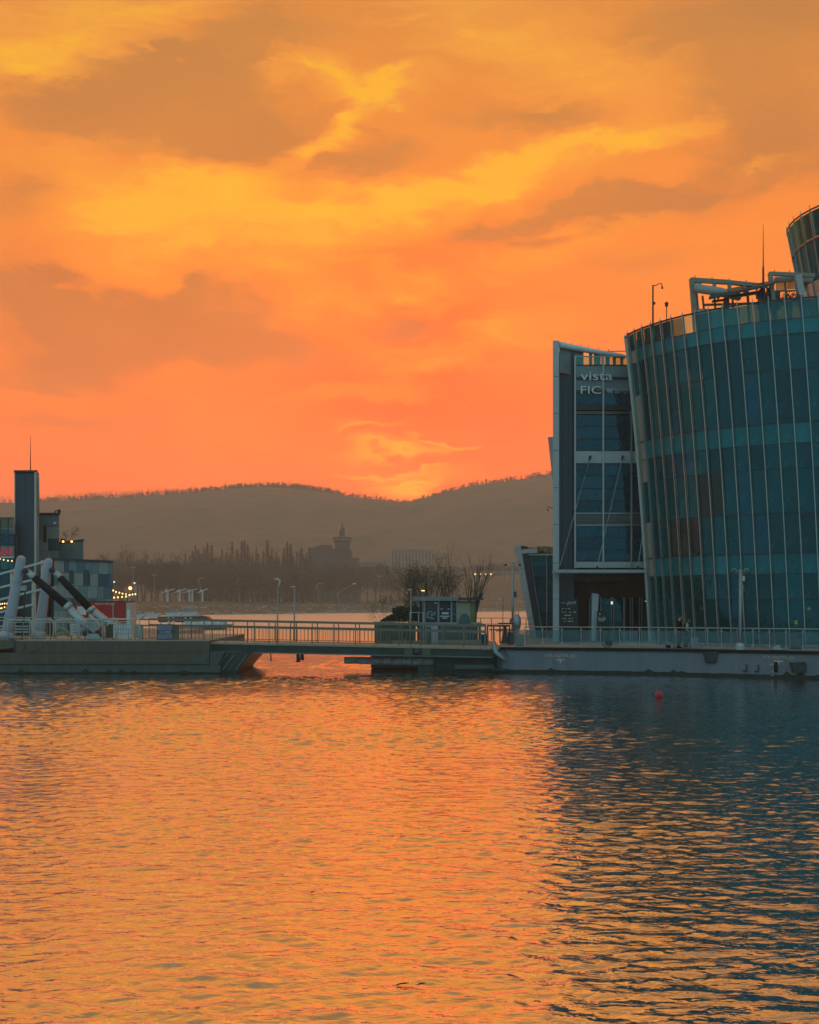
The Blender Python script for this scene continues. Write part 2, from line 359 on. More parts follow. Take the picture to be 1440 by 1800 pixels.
# ================================================================== SETTING
# ---- water: a wind-rippled sheet, finer where it is near
def make_water():
    ys = [-40, -25, -15, -8, -3, 0, 3, 5]
    d = 6.5
    while d < 130: ys.append(d); d += max(0.034, d * d * 0.000055)
    while d < 1000: ys.append(d); d *= 1.05
    ys = np.array(ys)
    us = np.concatenate([np.linspace(-2.3, -0.5, 26)[:-1], np.linspace(-0.5, 0.5, 440), np.linspace(0.5, 2.3, 26)[1:]])
    sc = np.maximum(ys, 8.0)
    Xg = sc[:, None] * us[None, :]; Yg = np.repeat(ys[:, None], len(us), 1)
    step = np.gradient(ys)
    rg = np.random.default_rng(3); Zg = np.zeros_like(Xg)
    # slow patches of stronger and weaker ripple
    gust = np.zeros_like(Xg)
    for k in range(7):
        L = rg.uniform(5, 22); a = rg.normal(0, 0.5)
        gust += np.sin(2 * np.pi / L * (Xg * np.sin(a) * 0.6 + Yg * np.cos(a)) + rg.uniform(0, 6.28))
    gust = 1.0 + 0.22 * gust / 1.9
    ss_ = lambda v, a, b: np.clip((v - a) / (b - a), 0, 1) ** 2 * (3 - 2 * np.clip((v - a) / (b - a), 0, 1))
    gust = gust * (1 + 0.85 * ss_(Yg, 19, 36) * (1 - ss_(Xg, 2, 9)))          # open water is rougher than the lee of the building
    for k in range(110):
        L = 0.11 * (1.0 / 0.11) ** rg.uniform(0, 1); a = rg.normal(0, 0.52)
        kx, ky = 2 * np.pi / L * math.sin(a), 2 * np.pi / L * math.cos(a)
        slope = 0.0135 * (1.0 if L < 0.5 else 0.8)
        amp = slope / (2 * np.pi / L) * rg.uniform(0.6, 1.4)
        f = np.clip(L / (1.5 * np.maximum(step, 0.02)) - 0.5, 0, 1)
        Zg += amp * f[:, None] * np.sin(kx * Xg + ky * Yg + rg.uniform(0, 6.28))
    Zg *= gust * np.clip((400 - Yg) / 300, 0, 1) * np.clip((Yg + 30) / 20, 0, 1)
    n, m = Xg.shape
    co = np.stack([Xg, Yg, Zg], -1).reshape(-1, 3).astype(np.float32)
    i = np.arange(n * m).reshape(n, m)
    q = np.stack([i[:-1, :-1], i[:-1, 1:], i[1:, 1:], i[1:, :-1]], -1).reshape(-1, 4).astype(np.int32)
    me = bpy.data.meshes.new('water')
    me.vertices.add(len(co)); me.vertices.foreach_set('co', co.ravel())
    me.loops.add(q.size); me.loops.foreach_set('vertex_index', q.ravel())
    me.polygons.add(len(q)); me.polygons.foreach_set('loop_start', np.arange(0, q.size, 4, dtype=np.int32))
    me.polygons.foreach_set('use_smooth', np.ones(len(q), dtype=bool))
    me.update(); me.validate()
    w = bpy.data.materials.new('river_water'); w.use_nodes = True; t = NT(w.node_tree); p = w.node_tree.nodes['Principled BSDF']
    p.inputs['Base Color'].default_value = (0.012, 0.042, 0.036, 1); p.inputs['IOR'].default_value = 1.6
    tcn = t.new('ShaderNodeTexCoord'); vec = tcn.outputs['Object']
    mp = t.new('ShaderNodeMapping'); mp.inputs['Scale'].default_value = (1.0, 2.2, 1.0); t.l.new(vec, mp.inputs[0])
    n1 = t.noise(mp.outputs[0], 2.2, 3, 0.6, 0.5); n2 = t.noise(mp.outputs[0], 9.0, 2, 0.5)
    b1 = t.new('ShaderNodeBump'); b1.inputs['Strength'].default_value = 0.55; b1.inputs['Distance'].default_value = 0.05
    b2 = t.new('ShaderNodeBump'); b2.inputs['Strength'].default_value = 0.15; b2.inputs['Distance'].default_value = 0.008
    t.l.new(n1.outputs['Fac'], b1.inputs['Height']); t.l.new(n2.outputs['Fac'], b2.inputs['Height'])
    t.l.new(b1.outputs[0], b2.inputs['Normal']); t.l.new(b2.outputs[0], p.inputs['Normal'])
    sy = t.new('ShaderNodeSeparateXYZ'); t.l.new(vec, sy.inputs[0])
    rgh = t.new('ShaderNodeMapRange'); t.l.new(sy.outputs[1], rgh.inputs[0])
    for k_, v_ in zip((1, 2, 3, 4), (15.0, 120.0, 0.03, 0.14)): rgh.inputs[k_].default_value = v_
    far = t.new('ShaderNodeMapRange'); t.l.new(sy.outputs[1], far.inputs[0])
    for k_, v_ in zip((1, 2, 3, 4), (72.0, 170.0, 0.0, 0.34)): far.inputs[k_].default_value = v_
    rsum = t.math('ADD', rgh.outputs[0], far.outputs[0])
    t.l.new(rsum, p.inputs['Roughness'])
    gl = t.new('ShaderNodeBsdfGlossy'); gl.inputs[0].default_value = (1, 1, 1, 1); t.l.new(rsum, gl.inputs['Roughness']); t.l.new(b2.outputs[0], gl.inputs['Normal'])
    mx = t.new('ShaderNodeMixShader'); mx.inputs[0].default_value = 0.80; t.l.new(p.outputs[0], mx.inputs[1]); t.l.new(gl.outputs[0], mx.inputs[2])
    t.l.new(mx.outputs[0], t.n['Material Output'].inputs[0])
    me.materials.append(w)
    o = bpy.data.objects.new('water', me); put(o); o['kind'] = 'structure'
make_water()

# ---- haze over the whole river valley
hz = bpy.data.materials.new('haze_air'); hz.use_nodes = True; t = NT(hz.node_tree); t.n.clear()
pv = t.new('ShaderNodeVolumePrincipled'); pv.inputs['Color'].default_value = (0.86, 0.97, 0.93, 1)
pv.inputs['Density'].default_value = 0.00058; pv.inputs['Anisotropy'].default_value = 0.4
o = t.new('ShaderNodeOutputMaterial'); t.l.new(pv.outputs[0], o.inputs['Volume'])
hb = MB().box(-2700, 2700, -70, 2400, -4, 172).build('haze', hz, kind='stuff')
hb.display_type = 'BOUNDS'

# ---- ridge line of the hills beyond the river (x in photo survey units, height from sight line)
RIDGE = [(-2600, 930), (-1500, 915), (-600, 905), (-200, 893), (0, 885), (70, 884), (150, 877), (250, 873), (330, 867), (420, 860), (460, 856), (520, 858), (580, 866), (640, 877),
         (690, 884), (722, 886), (745, 880), (780, 868), (820, 857), (870, 848), (920, 842), (972, 832), (1100, 832), (1300, 840), (1600, 850), (2400, 890), (4000, 930)]
RD = 1300.0
RX = np.array([X(a, RD) for a, b in RIDGE]); RZ = np.array([Z(b, RD) for a, b in RIDGE])
def ridge_z(x): return float(np.interp(x, RX, RZ))
def lump(x, y, seed=0, k=1.0):
    s = 0
    for i, (fx, fy, a) in enumerate(((0.011, 0.013, 1.0), (0.023, 0.019, 0.6), (0.047, 0.051, 0.35), (0.11, 0.09, 0.2))):
        s += a * np.sin(x * fx * k + seed + i * 1.7 + 1.3 * np.sin(y * fy * k * 0.7 + i)) * np.cos(y * fy * k + i * 2.1)
    return s
def hill_z(x, y):
    rz = np.interp(x, RX, RZ)
    t = np.clip((y - 640) / (RD - 640), 0, 1); s = t * t * (3 - 2 * t) * 0.55 + t * 0.45
    z = 4.5 + (rz - 4.5) * s
    z = z + lump(x, y) * 7.0 * np.sin(np.pi * np.clip(t, 0, 1)) ** 1.0
    z = z + lump(x, y, 4.0, 6.5) * 0.6 * np.clip(t * 6, 0, 1) * np.clip((1.02 - t) * 12, 0, 1)     # tree canopy
    bk = np.clip((y - RD) / 900, 0, 1)
    return np.where(y > RD, rz * (1 - bk) + 2 * bk, z)
def grid_mesh(name, xs, ys, zf, m, kind='structure', smooth=True):
    xg, yg = np.meshgrid(xs, ys); zg = zf(xg, yg)
    n, mm = xg.shape; i = np.arange(n * mm).reshape(n, mm)
    q = np.stack([i[:-1, :-1], i[:-1, 1:], i[1:, 1:], i[1:, :-1]], -1).reshape(-1, 4)
    me = bpy.data.meshes.new(name); me.from_pydata(np.stack([xg, yg, zg], -1).reshape(-1, 3).tolist(), [], q.tolist())
    if smooth: me.polygons.foreach_set('use_smooth', [True] * len(me.polygons))
    me.materials.append(m); me.update()
    return tag(put(bpy.data.objects.new(name, me)), kind=kind)
M_wood = mat('winter_hillside', (0.16, 0.118, 0.075), 0.95, var=0.25, scale=0.045, bump=0.0)
hy = np.concatenate([np.linspace(600, RD, 110), np.linspace(RD + 20, 2300, 12)])
grid_mesh('hills', np.concatenate([np.linspace(-2600, -560, 60)[:-1], np.linspace(-560, 560, 280), np.linspace(560, 2600, 60)[1:]]), hy, hill_z, M_wood)

# ---- far river bank: shoreline, sloping up to the riverside park
def shore(x): return np.interp(x, [-1500, -200, -85, -15, 38, 120, 900], [300, 310, 345, 455, 515, 560, 760])
def bank_z(x, y):
    t = y - shore(x)
    flat = np.interp(t, [-12, 0, 6, 22, 60, 300], [-1.2, 0.0, 0.7, 2.6, 4.3, 4.6])
    # grassed road embankment on the right
    e = np.clip((x - 10) / 26, 0, 1); e = e * e * (3 - 2 * e)
    up = np.interp(t, [14, 90, 100, 300], [0, 13.0, 13.2, 13.2])
    return flat + e * up + 0.22 * lump(x, y, 2.0, 9.0) * np.clip(t / 10, 0, 1)
M_bank = mat('bank_grass', (0.115, 0.085, 0.050), 0.95, var=0.45, scale=0.35, grime=(0.22, 0.17, 0.12))
bx = np.linspace(-1300, 1300, 520)
xg = np.repeat(bx[None, :], 46, 0); tt = np.concatenate([np.linspace(-12, 30, 22), np.linspace(33, 400, 24)])
yg = shore(xg) + tt[:, None]; zg = bank_z(xg, yg)
ii = np.arange(xg.size).reshape(xg.shape)
qq = np.stack([ii[:-1, :-1], ii[:-1, 1:], ii[1:, 1:], ii[1:, :-1]], -1).reshape(-1, 4)
me = bpy.data.meshes.new('river_bank'); me.from_pydata(np.stack([xg, yg, zg], -1).reshape(-1, 3).tolist(), [], qq.tolist()); me.materials.append(M_bank)
me.polygons.foreach_set('use_smooth', [True] * len(me.polygons)); me.update()
tag(put(bpy.data.objects.new('river_bank', me)), kind='structure')
# pale stones along the waterline
M_stone = mat('shore_stone', (0.30, 0.26, 0.21), 0.9, var=0.4, scale=0.8)
mb = MB(); rs = random.Random(5)
for k in range(900):
    x = rs.uniform(-120, 70); y = float(shore(x)) + rs.choice([rs.gauss(1.5, 1.0), rs.gauss(5, 3), rs.gauss(24, 8)]); s = rs.uniform(0.25, 0.9)
    if y < float(shore(x)) - 1: continue
    z = float(bank_z(np.array(x), np.array(y)))
    c = Vector((x, y, z)); mb.add([c + Vector((s * rs.uniform(.7, 1.6) * a, s * b, s * q2 * 0.55)) for a, b, q2 in ((-1, -1, -.4), (1, -1, -.4), (1, 1, -.4), (-1, 1, -.4), (-.5, -.5, .6), (.6, -.5, .5), (.5, .5, .6), (-.5, .6, .5))],
        [(0, 1, 5, 4), (1, 2, 6, 5), (2, 3, 7, 6), (3, 0, 4, 7), (4, 5, 6, 7)])
mb.build('shore_stones', M_stone, kind='stuff')
# ================================================================== MATERIALS
M_white = mat('white_panel', (0.50, 0.47, 0.46), 0.45, var=0.06, scale=1.2, grime=(0.45, 0.46, 0.46))
M_whitepaint = mat('white_paint', (0.74, 0.74, 0.74), 0.4, var=0.05, scale=2.0, grime=(0.55, 0.55, 0.53))
M_alu = mat('aluminium_mullion', (0.40, 0.38, 0.33), 0.38, 0.6, var=0.08, scale=1.0)
M_steel = mat('grey_steel', (0.33, 0.34, 0.34), 0.42, 0.5, var=0.12, scale=2.0)
M_pale = mat('pale_steel', (0.36, 0.34, 0.29), 0.4, 0.3, var=0.1, scale=2.0)
M_dark = mat('dark_metal', (0.018, 0.034, 0.038), 0.45, 0.2, var=0.25, scale=1.5)
M_tealpanel = mat('dark_teal_panel', (0.006, 0.042, 0.062), 0.4, 0.0, var=0.18, scale=0.7, streak=True)
M_transom = mat('dark_transom', (0.012, 0.022, 0.026), 0.5, var=0.2)
M_greypanel = mat('grey_sign_panel', (0.20, 0.24, 0.25), 0.4, var=0.1, scale=1.0)
M_letter = mat('letter_metal', (0.62, 0.62, 0.60), 0.35, 0.3, var=0.04)
M_hull = mat('painted_hull', (0.205, 0.205, 0.235), 0.55, var=0.10, scale=0.5, bump=0.15, bscale=6.0, grime=(0.17, 0.165, 0.16), streak=True)
M_boot = mat('boot_stripe', (0.014, 0.024, 0.018), 0.7, var=0.4, scale=1.5, grime=(0.035, 0.045, 0.02))
M_deck = mat('deck_paving', (0.34, 0.29, 0.24), 0.75, var=0.14, scale=0.8, bump=0.2)
M_int = mat('interior_wall', (0.045, 0.085, 0.09), 0.8, var=0.35, scale=0.35)
M_intred = mat('red_brown_curtain', (0.16, 0.055, 0.035), 0.85, var=0.2, scale=1.0)
M_slab = mat('floor_slab', (0.22, 0.23, 0.23), 0.7, var=0.1)
M_wood2 = mat('dark_brown_cladding', (0.075, 0.045, 0.030), 0.6, var=0.25, scale=1.0, streak=True)
M_fender = mat('worn_grey_rubber', (0.05, 0.06, 0.065), 0.8, var=0.35, scale=5.0)
M_black = mat('black_board', (0.008, 0.013, 0.015), 0.4, var=0.1)
M_chalk = mat('chalk_white', (0.78, 0.78, 0.76), 0.6, var=0.02)
M_draft = mat('pale_pink_paint', (0.90, 0.62, 0.50), 0.6, var=0.12, scale=4.0)
M_rubber = mat('black_rubber', (0.007, 0.018, 0.022), 0.8, var=0.2, scale=4.0, spec=0.12)
G_clear = glass('clear_balustrade_glass', (0.62, 0.74, 0.60), film=0.05, filmcol=(0.06, 0.2, 0.17))
G_vision = glass('tinted_vision_glass', (0.045, 0.33, 0.40), film=0.42, filmcol=(0.004, 0.120, 0.128), refl_paint=0.32)
G_spandrel = glass('green_spandrel_glass', (0.05, 0.2, 0.2), film=0.80, filmcol=(0.016, 0.165, 0.18), refl_paint=0.05)
G_tower = glass('blue_tower_glass', (0.10, 0.26, 0.33), film=0.50, filmcol=(0.010, 0.105, 0.15), refl_paint=0.15)
G_half = glass('teal_balustrade_glass', (0.35, 0.62, 0.58), film=0.45, filmcol=(0.04, 0.18, 0.18))
G_brown = glass('brown_blind_glass', (0.2, 0.2, 0.2), film=0.6, filmcol=(0.026, 0.030, 0.024), gcol=(0.3, 0.6, 0.7))
G_rail = glass('railing_glass', (0.80, 0.90, 0.88), film=0.04, filmcol=(0.1, 0.25, 0.25), gcol=(0.6, 0.9, 1))
E_warm = emit('warm_bulb', (1.0, 0.60, 0.20), 2.6)
E_pend = emit('pendant_bulb', (1.0, 0.03, 0.0), 60.0)
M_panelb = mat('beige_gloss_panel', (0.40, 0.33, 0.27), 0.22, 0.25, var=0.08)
E_cool = emit('cool_lamp', (0.9, 0.95, 1.0), 0.9)

def text(name, body, x0, x1, z0, z1, y, m, parent, ext=0.03, rotz=0.0, shear=0.0, spacing=1.0):
    """raised lettering filling the box x0..x1 by z0..z1 on a wall at depth y that faces the water"""
    cu = bpy.data.curves.new(name, 'FONT'); cu.body = body; cu.size = 1.0; cu.extrude = 0.02; cu.shear = shear; cu.space_character = spacing; cu.resolution_u = 3
    tmp = bpy.data.objects.new(name, cu); COL.objects.link(tmp)
    bpy.context.view_layer.update()
    me = bpy.data.meshes.new_from_object(tmp.evaluated_get(bpy.context.evaluated_depsgraph_get()))
    bpy.data.objects.remove(tmp); bpy.data.curves.remove(cu)
    co = np.empty(len(me.vertices) * 3, dtype=np.float32); me.vertices.foreach_get('co', co); co = co.reshape(-1, 3)
    lo, hi = co.min(0), co.max(0)
    u = (co[:, 0] - lo[0]) / (hi[0] - lo[0]) * (x1 - x0); v = (co[:, 1] - lo[1]) / (hi[1] - lo[1]) * (z1 - z0)
    dpt = -(co[:, 2] - lo[2]) / max(hi[2] - lo[2], 1e-6) * ext
    c, s = math.cos(rotz), math.sin(rotz)
    b = wloc(parent) if parent is not None else Vector((0, 0, 0))
    out = np.stack([x0 + u * c - dpt * s - b.x, y + u * s + dpt * c - b.y, z0 + v - b.z], -1).astype(np.float32)
    me.vertices.foreach_set('co', out.ravel()); me.update(); me.name = name
    me.materials.clear(); me.materials.append(m)
    return put(bpy.data.objects.new(name, me), parent)

# ================================================================== RIGHT PONTOON
DK = 1.45
A_, B_, C_ = (X(878, 63.4), 63.4), (X(1155, 61.4), 61.4), (X(1440, 57.8), 57.8)
D_ = (36.0, C_[1] - (36.0 - C_[0]) * (B_[1] - C_[1]) / (C_[0] - B_[0]))
plan = [A_, B_, C_, D_, (46, 60), (46, 104), (8.6, 104)]
pont = thing('floating_pontoon', 'long grey steel pontoon hull with draught marks under the glass building', 'pontoon', (20, 75, 0))
def slab(mb, pl, z0, z1, inset=0.0): return mb.prism([(p[0], p[1], z0) for p in pl], (0, 0, z1 - z0))
slab(MB(), plan, 0.17, DK - 0.02).build('hull', M_hull, pont)
slab(MB(), [(p[0] + (0.03 if p[0] < 20 else -0.03), p[1] + 0.04) for p in plan], -0.7, 0.17).build('boot_stripe', M_boot, pont)
slab(MB(), [(p[0] + 0.05, p[1] + 0.06) for p in plan], DK - 0.02, DK).build('deck', M_deck, pont)
mb = MB()
for a, b in ((A_, B_), (B_, C_), (C_, D_)): mb.bar((a[0], a[1] - 0.03, DK - 0.08), (b[0], b[1] - 0.03, DK - 0.08), 0.14, 0.16)
mb.build('rubbing_strake', M_rubber, pont)
M_algae = mat('algae_stain', (0.030, 0.042, 0.020), .85, var=.5, scale=4.0)
def algae(p0, p1, z0, parent, seed, off):
    rs_ = random.Random(seed); m_ = MB(); L_ = math.hypot(p1[0] - p0[0], p1[1] - p0[1]); n_ = int(L_ / .22)
    hs = [rs_.uniform(.01, .05) + (rs_.random() < .08) * rs_.uniform(.05, .22) for _ in range(n_ + 1)]
    for k in range(n_):
        a_ = [p0[0] + (p1[0] - p0[0]) * k / n_, p0[1] + (p1[1] - p0[1]) * k / n_ - off]; b_ = [p0[0] + (p1[0] - p0[0]) * (k + 1) / n_, p0[1] + (p1[1] - p0[1]) * (k + 1) / n_ - off]
        m_.hexa([(a_[0], a_[1], z0), (b_[0], b_[1], z0), (b_[0], b_[1] + .03, z0), (a_[0], a_[1] + .03, z0)], [(a_[0], a_[1], z0 + hs[k]), (b_[0], b_[1], z0 + hs[k + 1]), (b_[0], b_[1] + .03, z0 + hs[k + 1]), (a_[0], a_[1] + .03, z0 + hs[k])])
    m_.build('waterline_stain', M_algae, parent, kind='stuff')
for k, (a, b) in enumerate(((A_, B_), (B_, C_), (C_, D_))): algae(a, b, .165, pont, k, .006)
def edge(t):
    """point along the water-side edge, t = photo column"""
    for a, b, ta, tb in ((A_, B_, 878, 1155), (B_, C_, 1155, 1440), (C_, D_, 1440, 1800)):
        if t <= tb or tb == 1800:
            # column t meets the segment a-b
            u = (t - CX) / F; dx_, dy_ = b[0] - a[0], b[1] - a[1]
            k = (u * a[1] - a[0]) / (dx_ - u * dy_)
            return Vector((a[0] + dx_ * k, a[1] + dy_ * k, 0)), math.atan2(dy_, dx_)
for lab, t, z0, z1, wd in (('4TK.(S)|3TK.(S)', 957, Z(1156.5, 62.8), Z(1150, 62.8), 1.68), ('3TK.(S)|2TK.(S)', 1341, Z(1158.5, 59), Z(1152.5, 59), 1.55)):
    p, rz = edge(t); text('draught_lettering', lab, p.x, p.x + wd, z0, z1, p.y - 0.012, M_draft, pont, 0.02, rz)
    q, rz = edge(t + 28); c, s = math.cos(rz), math.sin(rz)
    zt = z0 - 0.07
    MB().hexa([(q.x - .22, q.y - .01 - .22 * s, zt - .05), (q.x + .22, q.y - .01 + .22 * s, zt - .05), (q.x + .22, q.y + .01 + .22 * s, zt - .05), (q.x - .22, q.y + .01 - .22 * s, zt - .05)],
              [(q.x - .22, q.y - .01 - .22 * s, zt), (q.x + .22, q.y - .01 + .22 * s, zt), (q.x + .22, q.y + .01 + .22 * s, zt), (q.x - .22, q.y + .01 - .22 * s, zt)]).box(q.x - .03, q.x + .03, q.y - .012, q.y + .01, zt - .2, zt - .05).build('load_mark', M_draft, pont)
p, rz = edge(1356)
for k, ch in enumerate('2864'):
    if k == 0: text('draught_number', '2M', p.x - .1, p.x + .1, Z(1170, 59), Z(1166, 59), p.y - .06, M_draft, pont, .006, rz)
    else: text('draught_number', ch, p.x + .0, p.x + .1, Z(1171 + 7 * k + 3, 59), Z(1171 + 7 * k, 59), p.y - .05, M_draft, pont, .006, rz)
p, rz = edge(1364); MB().box(p.x - .08, p.x + .08, p.y - .12, p.y + .1, Z(1181, 59), Z(1163, 59)).build('vertical_fender', M_rubber, pont, bevel=0.03)
for t in (1312, 1333):
    p, rz = edge(t); MB().box(p.x - .02, p.x + .02, p.y - .09, p.y + .05, .35, .70).box(p.x - .2, p.x + .02, p.y - .10, p.y + .05, .33, .38).build('hull_step', M_dark, pont)
p, rz = edge(1405); zc = .62
MB().hexa([(p.x - .28, p.y - .25, zc - .28), (p.x + .25, p.y - .30, zc - .28), (p.x + .35, p.y + .1, zc - .3), (p.x - .35, p.y + .1, zc - .3)], [(p.x - .52, p.y - .35, zc + .25), (p.x + .2, p.y - .32, zc + .3), (p.x + .45, p.y + .1, zc + .2), (p.x - .5, p.y + .1, zc + .25)]).build('corner_fender', M_fender, pont, bevel=0.04)
p, rz = edge(1249); MB().hexa([(p.x - .15, p.y - .25, .75), (p.x + .25, p.y - .25, .75), (p.x + .3, p.y + .1, .7), (p.x - .25, p.y + .1, .7)], [(p.x - .35, p.y - .3, 1.32), (p.x + .35, p.y - .3, 1.36), (p.x + .4, p.y + .1, 1.3), (p.x - .4, p.y + .1, 1.3)]).build('corner_fender', M_fender, pont, bevel=0.05)
# mooring bracket and slack rope at the pontoon's left end
MB().tube([(A_[0] - .35, A_[1] - .3, 1.75), (A_[0] - .25, A_[1] - .35, 1.2), (A_[0] + .3, A_[1] - .35, .75)], .14, 8).build('bow_fender_pipe', M_steel, pont, True)
MB().box(A_[0] - .12, A_[0] + .1, A_[1] - .16, A_[1] + .05, .2, .85).box(A_[0] - .45, A_[0] + .5, A_[1] - .22, A_[1] + .05, .12, .24).build('mooring_bracket', M_dark, pont)
MB().tube([(A_[0] + .2 + 1.1 * k / 10, A_[1] - .1 - .03 * k / 10, 1.36 - .62 * math.sin(math.pi * k / 10)) for k in range(11)], .022, 5).build('slack_rope', M_dark, pont, True)

# ---- glass railing along the deck edge
rail = thing('glass_railing', 'long glass deck railing with thin steel posts above the grey hull', 'railing', (12, 62, DK))
cols = [921, 953, 987, 1021, 1055, 1089, 1124, 1157, 1188, 1216, 1244, 1268, 1296, 1324, 1353, 1382, 1412, 1444, 1478, 1514, 1552, 1594, 1640, 1690, 1745, 1805, 1870]
pts = []
for t in cols:
    p, rz = edge(t); pts.append(Vector((p.x + .05, p.y + .18, DK)))
post_me = MB().box(-.022, .022, -.022, .022, 0, 1.10).box(-.09, .09, -.03, .0, .93, .96).box(-.09, .09, -.03, .0, .16, .19).mesh('post', M_steel)
for k, p in enumerate(pts):
    o = put(bpy.data.objects.new('post', post_me), rail); o.location = p - Vector(rail.location)
    if k:
        a, b = pts[k - 1], p; d = (b - a) * 0.06
        MB().bar(a + d + Vector((0, 0, .55)), b - d + Vector((0, 0, .55)), .012, .80).build('pane', G_rail, rail)
MB().tube([p + Vector((0, 0, 1.12)) for p in pts], .032, 8).build('top_rail', M_pale, rail, True)

# ================================================================== GLASS DRUM
drum = thing('glass_drum_building', 'large curved glass building flaring outwards, pale mullions over dark teal panes', 'building', (26.5, 74, DK))
ZB, ZT = 1.5, 20.2
def ring(z, th, off=0.0):
    t = (z - ZB) / (ZT - ZB); f = .75 * t + .25 * t ** 3; r = 11.5 + .46 * f + off; cx = 26.0 - 1.1 * f; cy_ = 72.3
    tc_, rho = R(75), 1.5
    if th <= tc_: return Vector((cx - r * math.sin(th), cy_ - r * math.cos(th), z))
    ph = tc_ + (th - tc_) * 11.5 / rho; q = r - off - rho      # tight rounded corner at the left end
    return Vector((cx - q * math.sin(tc_) - (rho + off) * math.sin(ph), cy_ - q * math.cos(tc_) - (rho + off) * math.cos(ph), z))
rows = [1.5, 4.1, 5.5, 6.6, 8.8, 11.2, 12.56, 13.67, 16.5, 18.4, 19.2, 20.2]
kind = [G_vision, G_vision, G_spandrel, G_vision, G_vision, G_vision, G_spandrel, G_vision, G_vision, G_spandrel, G_clear]
TH0, DTH = R(-61.0), R(4.0)
NCOL = 38
rear = {}
pr = random.Random(11)
for c in range(NCOL):
    t0, t1 = TH0 + c * DTH, TH0 + (c + 1) * DTH
    vis = R(9) < t1 and t0 < R(88)
    for r_ in range(len(rows) - 1):
        z0, z1 = rows[r_] + .02, rows[r_ + 1] - .02
        m = kind[r_]
        if m is G_vision and pr.random() < .10: m = G_tower
        if m is G_clear and t0 < R(44): m = G_half
        if (r_ == 3 and R(47) < t0 < R(62)) or (r_ == 4 and R(42) < t0 < R(50)): m = G_brown
        if c in (33, 34) and m is not G_clear and (r_ + c) % 4 != 1 and r_ > 1: m = M_panelb  # pale corner panels; their beige stands in for the mirrored sunset
        mb = MB() if vis else rear.setdefault(m.name, (MB(), m))[0]
        tl, tr_ = t0 + R(.12), t1 - R(.12); wob = pr.uniform(-.012, .012)
        lo = [ring(z0, tl), ring(z0, tr_), ring(z0, tr_, -.03), ring(z0, tl, -.03)]; hi = [ring(z1, tl, wob), ring(z1, tr_, -wob), ring(z1, tr_, -.03 - wob), ring(z1, tl, -.03 + wob)]
        mb.hexa(lo, hi)
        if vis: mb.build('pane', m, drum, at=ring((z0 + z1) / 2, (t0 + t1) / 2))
for nm, (mb, m) in rear.items(): mb.build('rear_glazing', m, drum, kind='stuff')
for c in range(NCOL + 1):
    th = TH0 + c * DTH
    if th < R(-62): continue
    mb = MB(); zs = [1.45 + (20.33 - 1.45) * k / 9 for k in range(10)]
    for a, b in zip(zs[:-1], zs[1:]):
        w = .023 / 12
        f = lambda z, o, s_: ring(z, th + s_ * w, o)
        mb.hexa([f(a, .0, 1), f(a, .15, 1), f(a, .15, -1), f(a, .0, -1)], [f(b, .0, 1), f(b, .15, 1), f(b, .15, -1), f(b, .0, -1)])
    mb.cyl(ring(20.3, th, .07), ring(20.5, th, .07), .02, n=6)
    mb.build('mullion', M_alu, drum)
def hoop(z, off0, off1, h, m, nm, th0=TH0, th1=TH0 + NCOL * DTH, n=NCOL):
    mb = MB()
    for c in range(n):
        a, b = th0 + (th1 - th0) * c / n, th0 + (th1 - th0) * (c + 1) / n
        mb.hexa([ring(z - h / 2, a, off0), ring(z - h / 2, a, off1), ring(z - h / 2, b, off1), ring(z - h / 2, b, off0)], [ring(z + h / 2, a, off0), ring(z + h / 2, a, off1), ring(z + h / 2, b, off1), ring(z + h / 2, b, off0)])
    return mb.build(nm, m, drum)
for z in rows[1:-1]:
    hoop(z, -.05, .035 if z in (6.6, 8.8, 11.2, 13.67, 18.4, 4.1) else .012, .07 if z in (6.6, 13.67, 18.4) else .05, M_transom, 'transom')
hoop(20.25, -.05, .09, .07, M_dark, 'coping_rail')
hoop(1.56, -.06, .06, .12, M_steel, 'base_sill')
# opening lights in some bays
for th_, z0, z1 in ((30, 16.6, 17.3), (20, 7.6, 8.7), (41, 7.4, 8.7), (56, 15.2, 16.4), (24, 14.0, 14.9)):
    th = TH0 + round((R(th_) - TH0) / DTH) * DTH
    for a in (z0, z1): MB().bar(ring(a, th, .03), ring(a, th + DTH, .03), .05).build('vent_bar', M_transom, drum)
# inside: slabs, core, columns, curtains, lamps
for z0, z1 in ((5.75, 6.55), (12.75, 13.6), (18.6, 19.15)):
    ths = [TH0 + k * DTH / 2 for k in range(2 * NCOL + 1)]
    lo_ = [ring(z0, a, -.35) for a in ths] + [Vector((38, 82, z0))]; hi_ = [ring(z0, a, -.35) + Vector((0, 0, z1 - z0)) for a in ths] + [Vector((38, 82, z1))]
    n = len(lo_); mb = MB(); mb.add(lo_ + hi_, [tuple(range(n)), tuple(range(n, 2 * n))] + [(i, (i + 1) % n, (i + 1) % n + n, i + n) for i in range(n)]); mb.build('floor_slab', M_slab, drum)
MB().lathe((26.6, 74, 0), [(7.4, 1.5), (7.4, 18.6)], 20).build('core_wall', M_int, drum)
for k in range(5):
    th = R(8 + k * 12)
    c = Vector((26.0 - 9.6 * math.sin(th), 72.3 - 9.6 * math.cos(th), 0)); MB().cyl(c + Vector((0, 0, 1.5)), c + Vector((0, 0, 18.6)), .22, n=10).build('column', M_slab, drum, True)
